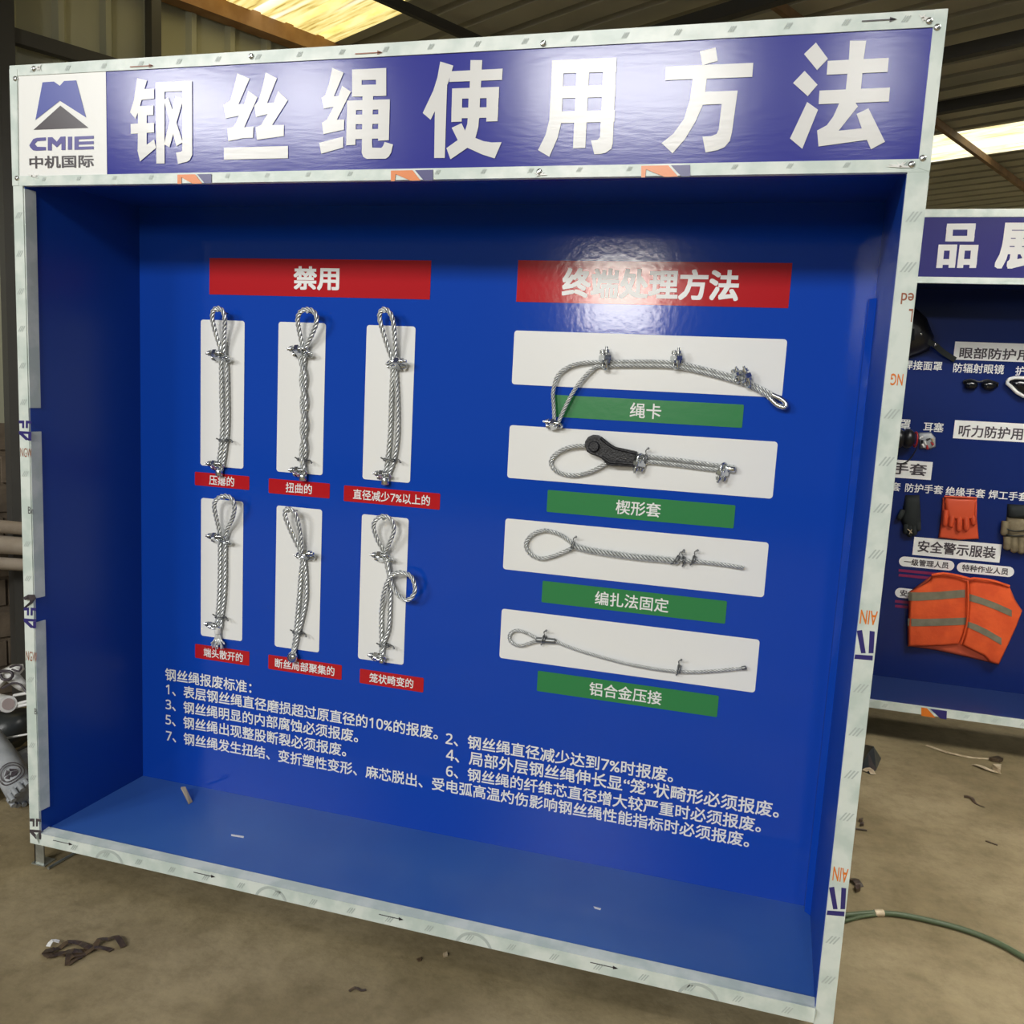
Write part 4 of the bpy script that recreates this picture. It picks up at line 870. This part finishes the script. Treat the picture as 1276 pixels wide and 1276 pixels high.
# green strapping hose
t = thing('strap', fl(1094, 1141, 0), 'long dark green strap curving over the floor right of the front cabinet', 'strap')
m = MB(); m.tube(smooth_path([fl(q[0], q[1], .009) for q in ((1030, 1146.5), (1053, 1144), (1079, 1141.5), (1094, 1141), (1117.5, 1142.5), (1143, 1147), (1169, 1153), (1195, 1160), (1221, 1169), (1247, 1180.5), (1272.6, 1195), (1300, 1212), (1330, 1236))], .02), .0085, 10); build('strap_band', m, 'hose', t)
m = MB(); m.tube(smooth_path([fl(q[0], q[1], .007) for q in ((1025, 1158), (1050, 1151), (1075, 1144.5), (1092, 1142.5))], .02), .006, 8); build('strap_end', m, 'hose', t)
m = MB(); a, b = fl(1089, 1141.2, .009), fl(1100, 1141.1, .009); m.tube([a, b], .0115, 12); build('buckle', m, 'scrap', t, 'pale clasp around the strap')
# peeled film strips near the second cabinet
GF = 'scraps on the concrete floor'
tagged('film_strip', ribbon([fl(1154, 929), fl(1167, 933.5), fl(1180, 939, .006), fl(1200, 942.5), fl(1217, 945), fl(1236, 947, .004)], lambda u: .009 * (1 - abs(u - .35) * .9) + .002), 'scrap', 'long thin pale film strip lying in front of the second cabinet', 'film scrap', GF)
m = MB(); m.prism([fl(*q, .004) for q in ((1232, 947.5), (1243, 945.5), (1250, 949), (1246, 951), (1236, 949.5))], (0, 0, .012)); tagged('film_strip', m, 'scrap_brown', 'dark curled tip at the end of the long pale film strip', 'film scrap', GF)
m = ribbon([fl(1213, 953), fl(1222, 957.5, .010), fl(1234, 961.5, .006), fl(1246, 963)], .012)
m.prism([fl(*q, .003) for q in ((1236, 958), (1247, 958), (1246, 965), (1241, 962.5))], (0, 0, .02)); tagged('film_strip', m, 'scrap', 'short folded pale film strip just below the long one', 'film scrap', GF)
tagged('tape_scrap', ribbon([fl(1201, 993), fl(1210, 995.5, .006), fl(1216, 1002), fl(1227, 1006.5)], lambda u: .009 * (1 - u) + .002), 'scrap_brown', 'thin brown tape scrap lying alone on the right part of the floor', 'tape scrap', GF)
tagged('twig', ribbon([fl(1228, 1048.5), fl(1236, 1051.5), fl(1243, 1054)], .003, .003), 'scrap_brown', 'tiny dark twig above the middle of the green strap', 'twig', GF)
m = MB()
base_ = [fl(*q, .001) for q in ((1072, 958), (1078, 928), (1084, 931), (1098, 945), (1092, 960), (1083, 965))]
m.add(base_ + [fl(1087, 944, .055), fl(1081, 947, .035)], [(0, 1, 7), (1, 2, 6, 7), (2, 3, 6), (3, 4, 6), (4, 5, 7, 6), (5, 0, 7), (5, 4, 3, 2, 1, 0)]); tagged('plastic_sheet', m, 'dark_plastic', 'crumpled black plastic sheet on the floor behind the front cabinet right edge', 'plastic sheet', GF)
m = ribbon([fl(1077, 962, .004), fl(1083, 961, .012), fl(1088, 966, .004)], .012); tagged('paper_scrap', m, 'scrap', 'small pale scrap at the foot of the black plastic sheet', 'paper scrap', GF)
m = ribbon([fl(1058, 1096), fl(1066, 1101, .012), fl(1072, 1106)], .013); m.prism([fl(*q, .002) for q in ((1064, 1108), (1071, 1106), (1072, 1111), (1067, 1113))], (0, 0, .012)); tagged('tape_scrap', m, 'scrap_brown', 'brown scrap with a pale tip close to the front cabinet edge above the strap', 'tape scrap', GF)
m = MB()
for q in ((1072.5, 1023), (1074, 1028)): m.prism([fl(q[0] - 2.5, q[1], .001), fl(q[0] + 2.5, q[1] - 1, .001), fl(q[0] + 2, q[1] + 1.8, .001), fl(q[0] - 2, q[1] + 2, .001)], (0, 0, .01))
m.tube([fl(1055, 1032, .004), fl(1080, 1036, .004)], .0035, 6); tagged('wood_splinter', m, 'scrap_brown', 'small dark crumbs and stick beside the front cabinet, above the brown scrap', 'debris', GF)
# brown crumpled tape in front of the left leg
t = thing('crumpled_tape', fl(105, 1184, 0), 'crumpled dark brown tape with a white end on the floor before the front cabinet', 'tape scrap', GF)
cq = lambda u, v, z=.003: fl(20 + u * .2162, 1000 + v * .2162, z)
m = MB()
for pts, w in (([(160, 865), (215, 870, .012), (250, 848), (300, 828, .012), (370, 820), (405, 850, .010), (450, 855)], .008), ([(450, 850), (480, 815, .012), (530, 797), (580, 800, .012), (620, 840)], .008),
               ([(290, 925), (330, 905, .010), (400, 880), (450, 862, .012), (520, 850), (550, 862)], .007), ([(280, 870), (330, 885, .014), (390, 865), (440, 850)], .010), ([(170, 870), (195, 898, .006), (240, 880), (290, 880)], .010), ([(295, 945), (300, 900, .010), (300, 860)], .006), ([(300, 945), (350, 915, .006), (385, 895)], .005)):
    r_ = ribbon([cq(*p) for p in pts], w, .002); m.add(r_.v, r_.f)
build('tape_strip', m, 'scrap_brown', t); build('white_end', ribbon([cq(185, 850, .01), cq(210, 828, .016), cq(250, 822, .01)], .006), 'white_plastic', t)
m = MB(); m.tube([Z(60, 1082, .004), Z(95, 1062, .004)], .005, 8); tagged('steel_rod', m, 'galv', 'short thin steel rod on the floor beside the front cabinet left leg', 'rod')
m = MB(); m.prism([fl(*q, .001) for q in ((552, 1190), (557, 1188), (558, 1192), (553, 1194))], (0, 0, .005)); tagged('scrap', m, 'scrap', 'tiny pale crumb on the floor under the middle of the bottom trim', 'debris', GF)
m = ribbon([fl(435, 1236), fl(442, 1233.5, .006), fl(450, 1235), fl(456, 1234)], .004); tagged('wood_shaving', m, 'scrap_brown', 'tiny brown shaving on the floor near the bottom of the view', 'debris', GF)
m = MB(); m.prism([fl(*q, .001) for q in ((519, 1196.5), (526, 1194), (525, 1198), (521, 1199))], (0, 0, .004)); tagged('scrap', m, 'scrap_brown', 'small dark crumb on the floor just left of the pale one', 'debris', GF)

# ------------------------------------------------------------------ rubbish heap and pipes along the left wall
GP = 'pipes leaning along the left wall'
def PB(px, py, b_):                      # point of the plane parallel to the left wall at distance b_
    d = ray(px, py); return CAM + d * ((b_ - CAM.dot(B)) / d.dot(B))
for i, (pA, pB, r_, lab) in enumerate((((0, 656), (28, 661), .029, 'uppermost weathered pipe along the brick wall at left'), ((0, 678.5), (28, 683.5), .040, 'thick middle weathered pipe along the brick wall at left'), ((0, 702), (28, 707), .028, 'lowest weathered pipe along the brick wall at left'))):
    a = PB(pA[0], pA[1], 1.36); d_ = (A * .985 - Vector((0, 0, .17))).normalized(); b = a + d_ * .22
    m = MB(); m.tube([a - d_ * .9, b + d_ * .4], r_, 16); t = tagged('pipe', m, 'pipe', lab, 'pipe', GP)
    if i == 2: low = (a - d_ * .5 - Vector((0, 0, r_)), b + d_ * .3 - Vector((0, 0, r_)))
m = MB()                                 # trestles that carry the pipes
for q in [v - Vector((0, 0, .002)) for v in low]:
    m.obox((q.x, q.y, q.z / 2), A, B, Vector((0, 0, 1)), .025, .05, q.z / 2)
    for sg in (-1, 1): m.obox(Vector((q.x, q.y, q.z + .08)) + B * (sg * .062), A, B, Vector((0, 0, 1)), .012, .010, .16)
tagged('pipe_rack', m, 'dark_steel', 'dark steel rack carrying the pipes along the left wall', 'rack')
HP = 'rubbish heap behind the front cabinet left edge'
def J(px, py, y): return P(px, py, y)
jq = lambda u, v, y: P(u * .251, 780 + v * .251, y)
m = MB(); m.pillow([jq(u, v, .62) for u, v in ((-160, 420), (20, 405), (180, 408), (190, 520), (100, 600), (-60, 610), (-170, 560))], (0, -.16, 0), 0, 6); tagged('plastic_sheet', m, 'dark_plastic', 'folded black plastic sheet in the middle of the rubbish heap', 'plastic sheet', HP)
m = MB(); m.pillow([jq(u, v, .70) for u, v in ((-170, 560), (-40, 590), (60, 600), (180, 590), (190, 700), (100, 720), (-20, 720), (-170, 700))], (0, -.22, 0), 0, 6); tagged('bin_bag', m, 'dark_plastic', 'black rubbish bag under the folded sheet in the heap', 'bag', HP)
m = MB(); m.pillow([jq(u, v, .52) for u, v in ((-20, 640), (30, 655), (90, 625), (160, 590), (185, 640), (150, 700), (60, 720), (-20, 715))], (0, -.06, 0), 0, 5); tagged('plastic_bag', m, 'grey_plastic', 'crumpled grey plastic bag on top of the printed film roll', 'bag', HP)
# white torn film with dark marks
t = thing('torn_film', J(15, 860, .52), 'torn white film with black printed swirls on top of the rubbish heap', 'film', HP)
m = MB()
for o_ in ([(-60, 230), (0, 220), (60, 190), (115, 188), (122, 215), (100, 240), (138, 285), (135, 330), (95, 275), (40, 270), (0, 310), (-60, 320)],): m.pillow([jq(u, v, .50) for u, v in o_], (0, -.03, 0), 0, 4)
build('film_sheet', m, 'white_plastic', t)
m = MB()
m.tube(smooth_path([jq(u, v, .455) for u, v in ((-25, 245), (10, 225), (55, 228), (62, 250), (40, 268), (12, 262), (0, 240))], .01), .006, 6); m.tube(smooth_path([jq(u, v, .455) for u, v in ((50, 205), (80, 195), (105, 200), (95, 225), (60, 215))], .01), .004, 6)
m.tube(smooth_path([jq(u, v, .46) for u, v in ((10, 310), (60, 285), (100, 290), (132, 330))], .01), .004, 6)
build('printed_swirl', m, 'film_dark', t)
t = thing('film_roll', J(10, 880, .52), 'white rolled film with a pinkish cardboard core lying in the heap', 'film roll', HP)
a = P(-40 * .251, 780 + 370 * .251, .56); b = P(40 * .251, 780 + 388 * .251, .46); d_ = (b - a).normalized()
m = MB(); m.tube([a - d_ * .4, b], .032, 20); build('roll', m, 'white_plastic', t); m = MB(); m.tube([b - d_ * .01, b + d_ * .004], .022, 20); build('core', m, 'pink_card', t)
t = thing('film_strip', J(28, 877, .52), 'shiny white film ribbons beside the rolled film in the heap', 'film', HP)
m = MB()
for v0, v1 in ((392, 368), (405, 385), (345, 330)): m.tube(smooth_path([jq(70, v0, .50), jq(110, (v0 + v1) / 2, .49), jq(160, v1, .50)], .01), .006, 6)
build('ribbon', m, 'white_plastic', t)
m = MB(); m.tube(smooth_path([jq(-40, 570, .46), jq(40, 555, .455), jq(150, 535, .47)], .01), .004, 6); tagged('twine', m, 'white_plastic', 'thin white cord lying across the black rubbish bag', 'cord', HP)
# grey printed film roll with a round emblem
t = thing('printed_film_roll', fl(35, 1008, 0), 'grey printed film roll with a round black emblem at the foot of the heap', 'film roll', HP)
a = P(7, 955, .62); b = P(38, 985, .30)
a = Z(4, 950, .125); b = Z(31, 988, .060)
d_ = (b - a).normalized()
m = MB(); m.tube([a - d_ * .15, a, a.lerp(b, .5), b - d_ * .01, b], lambda u: .054 + .003 * math.sin(u * 9), 28)
for k in range(14):
    q = 2 * PI * k / 14; u_ = d_.orthogonal().normalized(); w_ = d_.cross(u_)
    c = b + (u_ * math.cos(q) + w_ * math.sin(q)) * .050; m.tube([c - d_ * .01, c + d_ * random.uniform(.005, .028)], .010, 6)
build('roll', m, 'grey_plastic', t)
vd = (CAM - a.lerp(b, .62)); vd = (vd - d_ * vd.dot(d_)).normalized(); sd = d_.cross(vd)
def onroll(s_, q, r=.0585): return a.lerp(b, .62) + d_ * s_ + (vd * math.cos(q) + sd * math.sin(q)) * r
m = MB()
def ringroll(r0, r1, mi=0):
    for k in range(28):
        t0, t1 = 2 * PI * k / 28, 2 * PI * (k + 1) / 28
        m.face([onroll(r * math.sin(t_), r * math.cos(t_) / .0585) for r, t_ in ((r0, t0), (r1, t0), (r1, t1), (r0, t1))], mi)
ringroll(.043, .047); ringroll(.032, .036)
for poly in ([(-.028, .0), (-.004, .022), (.0, .006)], [(.004, .024), (.028, .004), (.004, .004)], [(-.028, -.006), (-.004, .0), (.010, -.020), (-.010, -.024)], [(.004, -.002), (.028, -.004), (.018, -.022)]):
    m.face([onroll(-v * .9, u * .9 / .0585) for u, v in poly])
build('round_emblem', m, 'film_dark', t)
m = MB()
for z_, y_ in ((.013, .24), (.038, .25), (.063, .26)): m.tube([Vector((-1.2, y_ + .15, z_)), Vector((-.62, y_ + .1, z_)), Vector((-.43, y_, z_))], .012, 8)
tagged('cable_bundle', m, 'grey_plastic', 'bundle of grey bands on the floor at the left picture edge', 'cable', HP)
